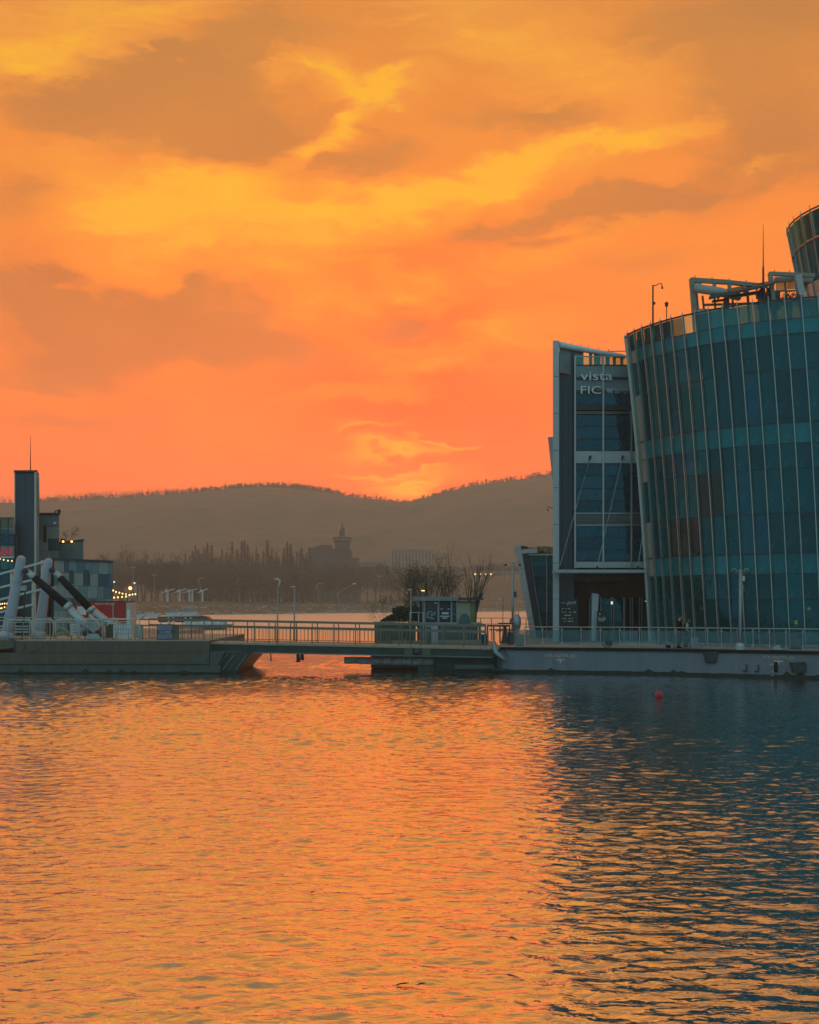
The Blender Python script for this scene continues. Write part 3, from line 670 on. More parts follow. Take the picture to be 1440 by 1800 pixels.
for th0, th1, z0, z1 in ((33, 44, 6.6, 12.7), (24, 31, 13.7, 18), (48, 56, 6.6, 10.5), (60, 70, 14, 18)):
    mb = MB(); n = 14
    for k in range(n):
        a = R(th0 + (th1 - th0) * k / n); b = R(th0 + (th1 - th0) * (k + 1) / n); o0 = -1.1 + .08 * (k % 2); o1 = -1.1 + .08 * ((k + 1) % 2)
        mb.hexa([ring(z0, a, o0), ring(z0, b, o1), ring(z0, b, o1 - .03), ring(z0, a, o0 - .03)], [ring(z1, a, o0), ring(z1, b, o1), ring(z1, b, o1 - .03), ring(z1, a, o0 - .03)])
    mb.build('curtain', M_intred, drum)
for th, z, w, m in ((28, 2.2, 1.6, M_whitepaint), (40, 2.1, 2.0, M_wood2), (52, 2.15, 1.4, M_whitepaint), (20, 2.3, 1.8, M_wood2)):
    c = ring(z, R(th), -2.4); MB().box(c.x - w / 2, c.x + w / 2, c.y, c.y + .7, 1.5, z + .4).build('counter', m, drum, bevel=.03)
for px, py in ((1213, 1070), (1233, 1069), (1329, 1069), (1373, 1070), (1422, 1070)):
    d = 64.0 if px > 1300 else 67.0
    c = P(px, py, d); MB().cyl((c.x, c.y, c.z), (c.x, c.y, 5.75), .012, n=5).build('pendant_cord', M_dark, drum)
    MB().ball(c, .10 if px != 1373 and px != 1213 else .055, 8, 6).build('pendant_lamp', E_pend, drum, True)
c = P(1400, 1094, 65); MB().box(c.x - .07, c.x + .07, c.y, c.y + .06, c.z - .12, c.z + .12).build('wall_lamp', E_pend, drum)

# ---- second, taller drum behind, top right
dr2 = thing('upper_glass_tower', 'smaller tapering glass tower rising behind at the roof of the curved building', 'tower', (38, 88, DK))
def ring2(z, th, off=0.0):
    t = (z - 18) / (33.3 - 18); r = 5.6 + 2.9 * t + off; cx = 38.2
    return Vector((cx - r * math.sin(th), 88 - r * math.cos(th), z))
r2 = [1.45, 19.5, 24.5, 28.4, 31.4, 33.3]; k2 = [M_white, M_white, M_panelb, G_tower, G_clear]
for c in range(24):
    t0, t1 = R(-80 + c * 8), R(-72 + c * 8)
    for r_ in range(5):
        z0, z1 = r2[r_] + .02, r2[r_ + 1] - .02
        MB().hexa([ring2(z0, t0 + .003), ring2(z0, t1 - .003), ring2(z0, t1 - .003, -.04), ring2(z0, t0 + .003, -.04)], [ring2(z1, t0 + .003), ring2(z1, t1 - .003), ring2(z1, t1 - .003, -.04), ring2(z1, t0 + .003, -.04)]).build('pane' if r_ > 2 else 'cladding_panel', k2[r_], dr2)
    MB().hexa([ring2(1.45, t0, 0), ring2(1.45, t0, .12), ring2(1.45, t0 + .006, .12), ring2(1.45, t0 + .006, 0)], [ring2(33.4, t0, 0), ring2(33.4, t0, .12), ring2(33.4, t0 + .006, .12), ring2(33.4, t0 + .006, 0)]).cyl(ring2(33.4, t0, .05), ring2(33.75, t0, .05), .03, n=5).build('mullion', M_alu, dr2)
mb = MB()
for c in range(24):
    t0, t1 = R(-80 + c * 8), R(-72 + c * 8)
    for z in (31.2, 33.4): mb.bar(ring2(z, t0, .04), ring2(z, t1, .04), .10)
mb.build('coping_rail', M_dark, dr2)
MB().lathe((38.2, 88, 0), [(5.2, 1.5), (5.2, 19), (7.9, 31.2)], 24).build('core_wall', M_int, dr2)

M_roofw = mat('dull_white_pipe', (0.40, 0.36, 0.34), 0.45, var=0.08)
M_roofb = mat('tan_roof_steel', (0.22, 0.20, 0.15), 0.5, var=0.12)
# ---- rooftop pieces on the curved building
ry = 76.0
rf = thing('rooftop_truss', 'slanting pale steel frame with a fat white pipe on the left of the roof', 'roof frame', P(1250, 650, ry))
def bars(name, m, root, lines, d=ry, w=.16):
    for a in lines:
        ww = a[4] if len(a) > 4 else w; dd0 = a[5] if len(a) > 5 else d; dd1 = a[6] if len(a) > 6 else dd0
        MB().bar(P(a[0], a[1], dd0), P(a[2], a[3], dd1), ww).build(name, m, root)
bars('roof_beam', M_roofb, rf, [(1214, 492, 1278, 496, .28), (1278, 496, 1345, 503, .26)])
bars('leaning_post', M_roofb, rf, [(1216, 490, 1229, 655, .30), (1221, 497, 1236, 655, .24, ry + .6), (1235, 520, 1250, 655, .12, ry + 1), (1256, 520, 1266, 655, .12, ry + 1), (1287, 512, 1297, 655, .12, ry + 1), (1314, 510, 1323, 655, .14, ry + 1)])
bars('short_strut', M_roofb, rf, [(1230, 494, 1230, 506, .2), (1256, 495, 1256, 508, .2), (1282, 497, 1283, 512, .2), (1309, 500, 1309, 514, .2)])
bars('cross_rail', M_roofb, rf, [(1236, 536, 1335, 533, .14, ry + 1)])
MB().tube([P(1220, 506, ry - .2), P(1265, 513, ry), P(1300, 522, ry + .6)], [.30, .30, .26], 12).build('white_pipe', M_roofw, rf, True)
for k in range(5):
    c = P(1222 + k * 30, 490 + k * 2.5, ry); MB().cyl(c, c + Vector((0, 0, .22)), .03, n=5).build('lightning_stud', M_dark, rf)
bx_ = thing('rooftop_plant_box', 'low white panelled box under the slanting roof frame', 'roof box', P(1260, 650, ry - 1.5))
a, b = P(1228, 543, ry - 1.5), P(1300, 655, ry - 1.5)
for k in range(4):
    xx0 = a.x + (b.x - a.x) * k / 4; xx1 = a.x + (b.x - a.x) * (k + 1) / 4; MB().box(xx0 + .01, xx1 - .01, a.y, a.y + 1.0, 19.2, a.z - .03).build('panel', M_white, bx_)
MB().box(a.x - .04, b.x + .04, a.y - .04, a.y + 1.04, a.z - .03, a.z).build('lid', M_roofb, bx_)
cp = thing('rooftop_canopy', 'dark sloping roof canopy on steel columns above the curved glass', 'canopy', P(1300, 650, ry - .5))
c0, c1, c2, c3 = P(1246, 527, ry - 1.5), P(1362, 501, ry - 1.5), P(1364, 496, ry + 1.5), P(1254, 516, ry + 1.5)
MB().hexa([c0, c1, c2, c3], [p + Vector((0, 0, .16)) for p in (c0, c1, c2, c3)]).build('canopy_roof', M_dark, cp)
bars('canopy_beam', M_dark, cp, [(1252, 530, 1275, 527, .14), (1285, 522, 1345, 512, .2), (1330, 521, 1370, 516, .3)], ry - .3)
bars('canopy_post', M_dark, cp, [(1276, 524, 1276, 655, .26), (1280, 524, 1281, 655, .14), (1340, 508, 1340, 655, .32), (1351, 506, 1350, 655, .22)], ry - .3)
for k in range(6): bars('purlin', M_dark, cp, [(1262 + 17 * k, 525.5 - 4 * k, 1268 + 17 * k, 515.5 - 3.8 * k, .1, ry - 1.5, ry + 1.5)])
MB().hexa([P(1332, 545, ry + .5), P(1372, 545, ry + .5), P(1372, 545, ry + 2), P(1332, 545, ry + 2)], [P(1332, 515, ry + .5), P(1372, 512, ry + .5), P(1372, 512, ry + 2), P(1332, 515, ry + 2)]).build('plant_box', M_tealpanel, cp)
rf2 = thing('rooftop_truss', 'slanting steel roof frame with white leaning strut beside the upper glass tower', 'roof frame', P(1390, 640, ry - .5))
bars('roof_beam', M_roofb, rf2, [(1352, 481, 1432, 484, .24)], ry - .5)
bars('leaning_post', M_roofb, rf2, [(1354, 480, 1372, 640, .26), (1380, 485, 1390, 640, .12, ry + .4)], ry - .5)
bars('cross_rail', M_roofb, rf2, [(1361, 512, 1420, 510, .1, ry + .4), (1360, 493, 1420, 492, .12, ry + .4)], ry - .5)
MB().tube([P(1362, 492, ry), P(1400, 490, ry), P(1428, 491, ry)], .20, 10).build('white_pipe', M_roofw, rf2, True)
MB().bar(P(1402, 484, ry - .7), P(1424, 600, ry - .7), .42).build('white_strut', M_roofw, rf2)
for q, w in (((1364, 496, 1383, 510), 1), ((1384, 496, 1420, 508), 1)):
    p0, p1 = P(q[0], q[3], ry + .4), P(q[2], q[1], ry + .4); MB().box(p0.x, p1.x, p0.y, p0.y + .03, p0.z, p1.z).build('pane', G_clear, rf2)
for k in range(3):
    c = P(1362 + k * 26, 480 + k, ry - .5); MB().cyl(c, c + Vector((0, 0, .22)), .03, n=5).build('lightning_stud', M_dark, rf2)
# dark clipped shrub on the roof
M_leafdk = mat('evergreen_leaf', (0.022, 0.038, 0.018), 0.7, var=0.5, scale=3.0)
sh = thing('rooftop_shrub', 'dark dome-shaped shrub on the roof between frame and upper tower', 'shrub', P(1390, 640, ry - 2))
mb = MB(); rs = random.Random(2)
for k in range(700):
    a = rs.uniform(0, 6.283); u = rs.random() ** .5; hh = rs.random(); c = P(1390, 534, ry - 2) + Vector((math.cos(a) * u * 1.15, math.sin(a) * u * .8, hh * .85 * (1 - u * u)))
    n = Vector((rs.gauss(0, 1), rs.gauss(0, 1), rs.gauss(0, 1))).normalized(); e = n.orthogonal().normalized() * .11; g = n.cross(e)
    mb.add([c - e, c + g * .6, c + e], [(0, 1, 2)])
mb.build('foliage', M_leafdk, sh)
MB().cyl(P(1390, 536, ry - 2) - Vector((0, 0, 3.6)), P(1390, 530, ry - 2), .1, n=6).build('stem', M_wood2, sh)
# masts
def roof_thing(name, lab, cat, px, d, z0=19.2): return thing(name, lab, cat, (X(px, d), d, z0))
t_ = roof_thing('roof_lamp', 'tall thin lamp post with hooked arm standing at the roof edge', 'lamp', 1148, 71.5)
zt = Z(501, 71.5); x = t_.location.x
MB().cyl((x, 71.5, 19.2), (x, 71.5, zt), .07, .05, 8).build('pole', M_dark, t_)
MB().tube([(x, 71.5, zt - .05), (x + .2, 71.5, zt - .02), (x + .45, 71.5, zt + .12), (x + .56, 71.5, zt + .08), (x + .58, 71.5, zt - .1)], .03, 6).build('arm', M_dark, t_, True)
MB().cyl((x + .57, 71.5, zt - .08), (x + .60, 71.5, zt - .24), .05, .07, 8).build('lamp_head', M_dark, t_)
MB().box(x - .02, x + .14, 71.42, 71.58, Z(535, 71.5), Z(531, 71.5)).build('junction_box', M_dark, t_)
t_ = roof_thing('roof_lantern', 'short dark lantern post on the roof just right of the hooked lamp', 'lantern', 1172, 71.0)
zt = Z(530, 71); x = t_.location.x
MB().cyl((x, 71, 19.2), (x, 71, zt - .3), .035, n=6).build('pole', M_dark, t_)
MB().lathe((x, 71, zt - .32), [(.05, 0), (.11, .04), (.10, .16), (.14, .2), (.03, .32)], 8).build('lantern_head', M_dark, t_)
t_ = roof_thing('lightning_rod', 'slender tall lightning rod rising from the canopy on the roof', 'lightning rod', 1342, 75.5)
x = t_.location.x; MB().cyl((x, 75.5, 19.2), (x, 75.5, Z(470, 75.5)), .08, .07, 8).build('lower_mast', M_dark, t_)
MB().cyl((x, 75.5, Z(470, 75.5)), (x, 75.5, Z(394, 75.5)), .045, .012, 6).build('rod', M_dark, t_)
# ================================================================== SIGN TOWER
TD = 72.0
tw = thing('sign_tower', 'tall narrow glass tower with white edge fin carrying the vista sign', 'building', (X(1060, TD), TD, DK))
zt = Z(598, 71.2)
xf0, xf1 = X(972, 71.2), X(983, 71.2)
# white fin in stacked cladding panels
zs = [DK, Z(1053, 71.2), Z(990, 71.2), Z(922, 71.2), Z(857, 71.2), Z(792, 71.2), Z(727, 71.2), Z(662, 71.2), zt]
def fin(e, z0, z1, nm, m):
    xb0 = X(974, 84) + e; return MB().hexa([(xf0 + e, 71.2 + e, z0), (xf1 - e, 71.2 + e, z0), (xb0 + .4 - 2 * e, 84 - e, z0), (xb0, 84 - e, z0)], [(xf0 + e, 71.2 + e, z1), (xf1 - e, 71.2 + e, z1), (xb0 + .4 - 2 * e, 84 - e, z1), (xb0, 84 - e, z1)]).build(nm, m, tw)
for a, b in zip(zs[:-1], zs[1:]): fin(0, a + .015, b - .015, 'cladding_panel', M_white)
fin(.03, DK, zt - .05, 'fin_core', M_dark)
# slanted wedge on the far flank
MB().prism([(X(976, 84), 84, Z(850, 84)), (X(976, 84), 84, Z(768, 84)), (X(963, 84), 84, Z(768, 84)), (X(972, 84), 84, Z(850, 84))], (.45, 3, 0)).build('flank_wedge', M_white, tw)
# dark recessed strip, three tall panels side by side
x0, x1 = xf1, X(1011, TD)
for k in range(3): MB().box(x0 + (x1 - x0) * k / 3 + .008, x0 + (x1 - x0) * (k + 1) / 3 - .008, TD + .35, TD + .5, DK, Z(617, TD)).build('recess_panel', M_tealpanel, tw)
# oblique parapet wall with slots of sky, white pipe on top
pa, pb = Vector((xf1, 71.7)), Vector((X(1097, 75.2), 75.2))
def pw(px):
    u = (px - CX) / F; d = pb - pa; k = (u * pa.y - pa.x) / (d.x - u * d.y); return pa + d * k
def wall(p0, p1, z0, z1, nm, m, th=.14):
    a, b = pw(p0), pw(p1); return MB().hexa([(a.x, a.y, z0), (b.x, b.y, z0), (b.x, b.y + th, z0), (a.x, a.y + th, z0)], [(a.x, a.y, z1), (b.x, b.y, z1), (b.x, b.y + th, z1), (a.x, a.y + th, z1)]).build(nm, m, tw)
zb = Z(645, 73)
for a, b in ((984, 1000), (1000, 1013), (1013, 1026), (1036, 1041.5), (1044.5, 1056), (1058, 1061), (1065, 1072), (1078, 1083), (1091, 1096)): wall(a, b, zb - .6, Z(616, 73.2), 'parapet_pier', M_greypanel)
for a, b in ((984, 1010), (1010, 1036), (1036, 1065), (1065, 1096)): wall(a + .2, b - .2, Z(616, 73.2) + .01, zt, 'parapet_panel', M_greypanel)
MB().tube([(pw(983).x, pw(983).y - .3, zt - .22), (pw(1040).x, pw(1040).y - .25, zt - .25), (pw(1096).x, pw(1096).y - .2, zt - .22)], [.19, .18, .15], 12).build('white_pipe', M_whitepaint, tw, True)
for p in (992, 1006, 1022, 1034, 1052, 1070):
    a = pw(p); MB().cyl((a.x, a.y, zt), (a.x, a.y, zt + .14), .02, n=5).build('lightning_stud', M_dark, tw)
MB().bar(P(1010, 618, 74.5), P(1130, 617, 74.5), .06).build('roof_handrail', M_pale, tw)
# curtain wall grid
colp = [1011, 1060.5, 1110, 1160]
rowsp = [(627, 641, G_clear, 'pane'), (642, 662, M_greypanel, 'sign_panel'), (667, 686, M_greypanel, 'sign_panel'), (690, 711, G_tower, 'pane'), (729, 749, G_tower, 'pane'), (749.5, 771, G_tower, 'pane'), (771.5, 791, G_tower, 'pane'),
         (793, 814, M_white, 'white_band'), (816, 836, G_tower, 'pane'), (836.5, 858, G_tower, 'pane'), (858.5, 879, G_tower, 'pane'), (879.5, 901, G_tower, 'pane'), (924, 944, G_tower, 'pane'), (944.5, 965.5, G_tower, 'pane'), (966, 985, G_tower, 'pane'), (987.5, 998, M_white, 'white_band')]
for c in range(3):
    a, b = X(colp[c], TD) + .05, X(colp[c + 1], TD) - .05
    for y0, y1, m, nm in rowsp:
        MB().box(a, b, TD + (.06 if m not in (M_white,) else .0), TD + .12, Z(y1, TD), Z(y0, TD)).build(nm, m, tw)
    for k in range(9): # louvre blades
        zz = Z(902 + k * 2.4, TD); MB().hexa([(a, TD + .02, zz - .05), (b, TD + .02, zz - .05), (b, TD + .12, zz), (a, TD + .12, zz)], [(a, TD + .02, zz - .035), (b, TD + .02, zz - .035), (b, TD + .12, zz + .015), (a, TD + .12, zz + .015)]).build('louvre_blade', M_steel, tw)
    for k in range(2):
        zz = Z(723.5 + k * 2.4, TD); MB().box(a, b, TD + .02, TD + .1, zz - .03, zz).build('louvre_blade', M_steel, tw)
    MB().box(a, b, TD - .10, TD + .15, Z(721, TD), Z(712.5, TD)).build('dark_beam', M_transom, tw)
    for y in (664.7, 688): MB().box(a - .02, b + .02, TD - .02, TD + .1, Z(y + 2, TD), Z(y - 2, TD)).build('sign_ledge', M_transom, tw)
    for y in (626, 641.5, 749.2, 771.2, 792, 815, 836.2, 858.2, 879.2, 902, 923, 944.2, 965.7, 986): MB().box(a, b, TD + .01, TD + .14, Z(y + .7, TD), Z(y - .7, TD)).build('transom', M_transom if y not in (902, 923, 626) else M_alu, tw)
for c, p in enumerate(colp): MB().box(X(p, TD) - .05, X(p, TD) + .05, TD - .06, TD + .16, Z(999, TD), Z(626, TD)).build('mullion', M_alu, tw)
MB().box(X(1011, TD), X(1175, TD), TD + 1.6, TD + 1.9, Z(1000, TD), Z(642, TD)).build('inner_wall', M_int, tw)
for y in (990, 908, 804, 716): MB().box(X(1011, TD) + .1, X(1175, TD), TD + .2, TD + 1.6, Z(y + 4, TD), Z(y - 4, TD)).build('floor_slab', M_slab, tw)
MB().box(X(990, 84), X(1175, TD), TD + 1.9, 84, Z(1012, TD), Z(645, TD)).build('rear_block', M_tealpanel, tw)
# signs
text('sign_lettering', 'vista', X(1020, TD), X(1076, TD), Z(669, TD), Z(654.5, TD), TD - .05, M_letter, tw, .12)
text('sign_lettering', 'FIC', X(1020.5, TD), X(1056, TD), Z(693, TD), Z(679.5, TD), TD - .05, M_letter, tw, .12)
text('sign_lettering', '\uc6e8\ub529/\uc5f0', X(1066, TD), X(1104, TD), Z(692, TD), Z(683, TD), TD - .05, M_letter, tw, .06)
# canopy over the entrance with tension rods
cz = Z(1003, 69.4)
cn = thing('entrance_canopy', 'slatted glass and steel canopy hung on rods over the dark tower entrance', 'canopy', (X(1060, 70.5), 70.5, DK))
xa, xb = X(976, 69.4), X(1150, 69.4)
MB().box(xa, xb, 69.35, 69.5, cz - .12, cz + .06).build('front_beam', M_steel, cn)
MB().box(X(1012, TD), xb, 71.85, 72.0, cz - .10, cz + .10).build('wall_beam', M_steel, cn)
for k in range(7):
    xx = xa + .1 + (xb - xa - .2) * k / 6; MB().bar((xx, 69.5, cz - .04), (max(xx, X(1013, TD)) , 71.85, cz - .02), .07, .12).build('canopy_rib', M_dark, cn)
for k in range(9):
    yy = 69.55 + k * .255; MB().hexa([(xa + .12, yy, cz - .12), (xb - .1, yy, cz - .12), (xb - .1, yy + .19, cz + .02), (xa + .12, yy + .19, cz + .02)], [(xa + .12, yy, cz - .10), (xb - .1, yy, cz - .10), (xb - .1, yy + .19, cz + .04), (xa + .12, yy + .19, cz + .04)]).build('slat', M_pale if k % 2 else M_steel, cn)
for (p0, q0, p1) in ((1038, 802, 983), (1095, 802, 1049), (1150, 802, 1121)):
    a, b = P(p0, q0, 71.95), Vector((X(p1, 69.45), 69.45, cz + .06))
    MB().bar(a, b, .035).build('tension_rod', M_steel, cn); MB().bar(a + (b - a) * -.004, a + (b - a) * .03, .10).build('rod_clevis', M_dark, cn); MB().bar(b, b + (a - b) * .03, .09).build('rod_clevis', M_dark, cn)
# entrance recess
zc = Z(1012, TD)
MB().box(X(1011, TD), X(1175, TD), TD - .02, TD + .3, zc - .35, zc - .02).build('entrance_lintel', M_wood2, tw)
MB().box(X(1011, TD), X(1175, TD), 74.6, 74.8, DK, zc).build('entrance_wall', M_wood2, tw)
MB().box(X(1011, TD), X(1175, TD), TD + .3, 74.6, zc - .12, zc - .02).build('entrance_ceiling', M_dark, tw)
for p0, p1, m in ((1036, 1042, G_tower), (1056, 1074, G_tower), (1078, 1096, G_vision), (1098, 1108, G_vision), (1112, 1124, G_vision), (1128, 1142, G_vision)):
    MB().box(X(p0, 74.4), X(p1, 74.4), 74.38, 74.42, DK, Z(1053, 74.4)).build('door_pane', m, tw)
    for p in (p0, p1): MB().box(X(p, 74.4) - .03, X(p, 74.4) + .03, 74.3, 74.45, DK, Z(1050, 74.4)).build('door_frame', M_steel, tw)
MB().hexa([(X(1039, 72.6), 72.4, DK), (X(1047, 72.6), 72.4, DK), (X(1047, 72.6), 72.9, DK), (X(1039, 72.6), 72.9, DK)], [(X(1040, 72.6), 72.4, Z(1042, 72.6)), (X(1053, 72.6), 72.4, Z(1044, 72.6)), (X(1053, 72.6), 72.9, Z(1044, 72.6)), (X(1040, 72.6), 72.9, Z(1042, 72.6))]).build('white_column', M_whitepaint, tw, bevel=.06)
c = P(1076, 1060, 73.5); MB().box(c.x - .05, c.x + .05, c.y, c.y + .1, c.z - .08, c.z + .10).build('wall_light', E_cool, tw)
c = P(1141, 1057, 73.0); MB().box(c.x - .22, c.x + .2, c.y, c.y + .06, c.z - .02, c.z + .03).build('strip_light', E_cool, tw)
# menu board and stand-up sign
bd = thing('menu_board', 'tall dark board with white handwriting leaning by the tower entrance', 'sign board', (X(1000, 71.6), 71.6, DK))
xa, xb = X(984, 71.9), X(1016, 71.9); yb = 71.88
MB().box(xa, xb, yb, yb + .08, DK, Z(1053, 71.9)).build('board', M_black, bd)
text('board_lettering', 'the', X(987, 71.9), X(994, 71.9), Z(1061, 71.9), Z(1058, 71.9), yb - .002, M_chalk, bd, .008, 0, .3)
text('board_lettering', 'gavit', X(996, 71.9), X(1013, 71.9), Z(1064, 71.9), Z(1056, 71.9), yb - .002, M_chalk, bd, .008, 0, .35)
pr = random.Random(4)
for y, xs in ((1070, (988, 994, 999)), (1076, (988, 993, 1001, 1008)), (1081.5, (992, 997, 1001)), (1087, (988, 993, 1000, 1005)), (1092, (992, 998, 1003))):
    for x in xs:
        w = pr.uniform(2, 5); MB().box(X(x, 71.9), X(x + w, 71.9), yb - .01, yb - .001, Z(y + .7, 71.9), Z(y - .6, 71.9)).build('chalk_line', M_chalk, bd)
sg = thing('standing_sign', 'small black standing sign with white script in front of the white column', 'sign', (X(1057, 71.5), 71.5, DK))
xa, xb = X(1049.5, 71.5), X(1066.5, 71.5)
MB().box(xa, xb, 71.46, 71.54, DK + .35, Z(1074, 71.5)).build('board', M_black, sg, bevel=.01)
for x in (xa + .08, xb - .08): MB().box(x - .025, x + .025, 71.47, 71.53, DK, DK + .36).build('leg', M_dark, sg)
text('sign_lettering', 'leudo', X(1051, 71.5), X(1065, 71.5), Z(1090, 71.5), Z(1083.5, 71.5), 71.458, M_chalk, sg, .008, 0, .3)
text('sign_lettering', '\u25b2', X(1052.5, 71.5), X(1056.5, 71.5), Z(1080.5, 71.5), Z(1078, 71.5), 71.458, M_chalk, sg, .008)
MB().box(X(1053, 71.5), X(1062.5, 71.5), 71.45, 71.458, Z(1091.8, 71.5), Z(1091, 71.5)).build('underline', M_chalk, sg)
# small wall sconce light bracket on the fin's outer side
br = thing('hooked_wall_lamp', 'tiny hooked lamp sticking out of the white fin over the annex', 'lamp', (X(972, 78), 78, Z(894, 78)))
MB().tube([P(972.5, 894, 78), P(965, 891, 78), P(962, 892, 78), P(963, 896, 78)], .025, 6).build('arm', M_dark, br, True); MB().ball(P(963.5, 897, 78), .06, 6, 4).build('lamp_head', M_dark, br)

# ================================================================== LOW ANNEX
AD = 79.0
an = thing('glass_annex', 'low glass annex with a leaning white fin, left of the sign tower', 'building', (X(945, AD), AD, DK))
def face(poly, d, th, nm, m, root): return MB().prism([P(p[0], p[1], d) for p in poly], (.115 * th, th, 0)).build(nm, m, root)
zsplit = [960, 1000, 1053, 1122.3]
def lerp_edge(y, a, b): return a[0] + (b[0] - a[0]) * (y - a[1]) / (b[1] - a[1])
L0, L1, R0, R1 = (903.5, 960), (933.5, 1122.3), (915, 958), (943.5, 1122.3)
for a, b in zip(zsplit[:-1], zsplit[1:]):
    face([(lerp_edge(b - .3, L0, L1), b - .3), (lerp_edge(b - .3, R0, R1), b - .3), (lerp_edge(a + .3, R0, R1), a + .3), (lerp_edge(a + .3, L0, L1), a + .3)], AD, 7, 'cladding_panel', M_white, an)
face([(943.5, 1122.3), (954, 1122.3), (929, 961), (915.5, 959)], AD + .25, 6, 'dark_reveal', M_tealpanel, an)
face([(917, 973), (917, 966), (945, 963), (945, 972)], AD - .05, 5, 'white_cap', M_white, an)
ay = [975, 986.5, 995, 1013.5, 1034, 1053.5, 1077, 1098, 1121]
for a, b in zip(ay[:-1], ay[1:]):
    l = lambda y: 930 + (954 - 930) * (y - 973) / (1122 - 973)
    face([(l(b - .6), b - .6), (961.5, b - .6), (961.5, a + .6), (l(a + .6), a + .6)], AD + .4, .04, 'pane', G_tower if a > 990 else G_spandrel, an)
    face([(963, b - .6), (974, b - .6), (974, a + .6), (963, a + .6)], AD + .4, .04, 'pane', G_tower if a > 990 else G_spandrel, an)
    MB().box(X(l(a), AD), X(974, AD), AD + .36, AD + .46, Z(a + .6, AD), Z(a - .6, AD)).build('transom', M_transom, an)
MB().bar(P(930, 973, AD + .3), P(954, 1122, AD + .3), .1).build('mullion', M_alu, an)
MB().box(X(961.5, AD), X(963, AD), AD + .3, AD + .5, DK, Z(975, AD)).build('mullion', M_alu, an)
MB().box(X(929, AD), X(975, AD), AD + .1, AD + 6, Z(976, AD), Z(973.5, AD)).build('roof_edge', M_white, an)
MB().hexa([P(955, 1122, AD + 2), P(976, 1122, AD + 2), P(976, 1122, AD + 6), P(955, 1122, AD + 6)], [P(932, 976, AD + 2), P(976, 976, AD + 2), P(976, 976, AD + 6), P(932, 976, AD + 6)]).build('inner_wall', M_int, an)
# heaped tarpaulin and planting on the annex roof
mb = MB(); rs = random.Random(8)
for k in range(60):
    c = P(rs.uniform(934, 972), rs.uniform(962, 973), AD + rs.uniform(.4, 4)); mb.ball(c, rs.uniform(.08, .22), 6, 4, (1.5, 1.2, .6))
tp = mb.build('roof_planting', mat('tarpaulin_tan', (0.24, 0.2, 0.12), 0.9, var=0.5, scale=5.0), None, kind=None, at=P(955, 973, AD + 1))
tag(tp, 'ragged tan planting heaped along the roof of the low annex', 'planting', kind='stuff')
# ================================================================== LEFT PONTOON
LD = 62.6
M_rust = mat('brown_hull', (0.125, 0.092, 0.068), 0.7, var=0.14, scale=0.5, bump=0.15, bscale=5.0, streak=True, grime=(0.085, 0.055, 0.035))
M_lowhull = mat('green_grey_hull', (0.085, 0.095, 0.085), 0.65, var=0.2, scale=0.8, streak=True, grime=(0.06, 0.05, 0.035))
M_galv = mat('galvanised_tube', (0.52, 0.52, 0.46), 0.38, 0.35, var=0.08, scale=3.0)
M_tube = mat('white_tube_paint', (0.42, 0.42, 0.47), 0.4, var=0.06, scale=1.0, grime=(0.42, 0.42, 0.44))
M_silver = mat('hydraulic_silver', (0.42, 0.45, 0.47), 0.3, 0.6, var=0.1)
M_green = mat('dull_green_paint', (0.085, 0.115, 0.065), 0.6, var=0.15)
M_girder = mat('green_black_girder', (0.022, 0.050, 0.038), 0.6, var=0.3, scale=1.2, grime=(0.06, 0.06, 0.035))
M_flange = mat('blue_grey_flange', (0.16, 0.19, 0.19), 0.5, var=0.15)
M_tan = mat('tan_walkway', (0.42, 0.34, 0.26), 0.7, var=0.12, scale=2.0)
M_railp = mat('railing_brown', (0.20, 0.165, 0.125), 0.5, 0.3, var=0.12)
M_red = mat('red_panel', (0.50, 0.028, 0.018), 0.45, var=0.08)
lp = thing('moored_barge', 'brown steel barge hull with a raked bow under the footbridge, carrying white struts', 'barge', (X(180, LD), LD, 0))
xl, xr, xn = -42.0, X(368, LD), X(28, LD)
z1, zm, zs_, zb_ = 1.80, Z(1147.5, LD), Z(1168, LD), Z(1182, LD)
ss = [xn, X(110, LD), X(200, LD), X(290, LD), xr]
for a, b in zip(ss[:-1], ss[1:]):
    MB().box(a + .006, b - .006, LD, 76, zm + .012, z1).build('upper_plate', M_rust, lp)
ss = [xl, -24, X(60, LD), X(150, LD), X(250, LD), xr]
for a, b in zip(ss[:-1], ss[1:]): MB().box(a + .006, b - .006, LD + .01, 76, zs_ + .03, zm).build('hull_plate', M_rust, lp)
MB().box(xl, xr, LD - .04, 76, zs_ - .03, zs_ + .03).build('rubbing_strake', M_boot, lp)
MB().box(xl, xr + .6, LD - .01, 76, zb_, zs_ - .03).build('lower_plate', M_lowhull, lp)
MB().box(xl, xr + .5, LD + .05, 76, -.7, zb_).build('boot_stripe', M_boot, lp)
MB().box(X(336, LD), xr - .02, LD - .02, LD + .1, Z(1167, LD), Z(1155, LD)).build('patch_plate', M_lowhull, lp)
algae((-30, LD), (xr + .5, LD), zb_ - .02, lp, 9, .018)
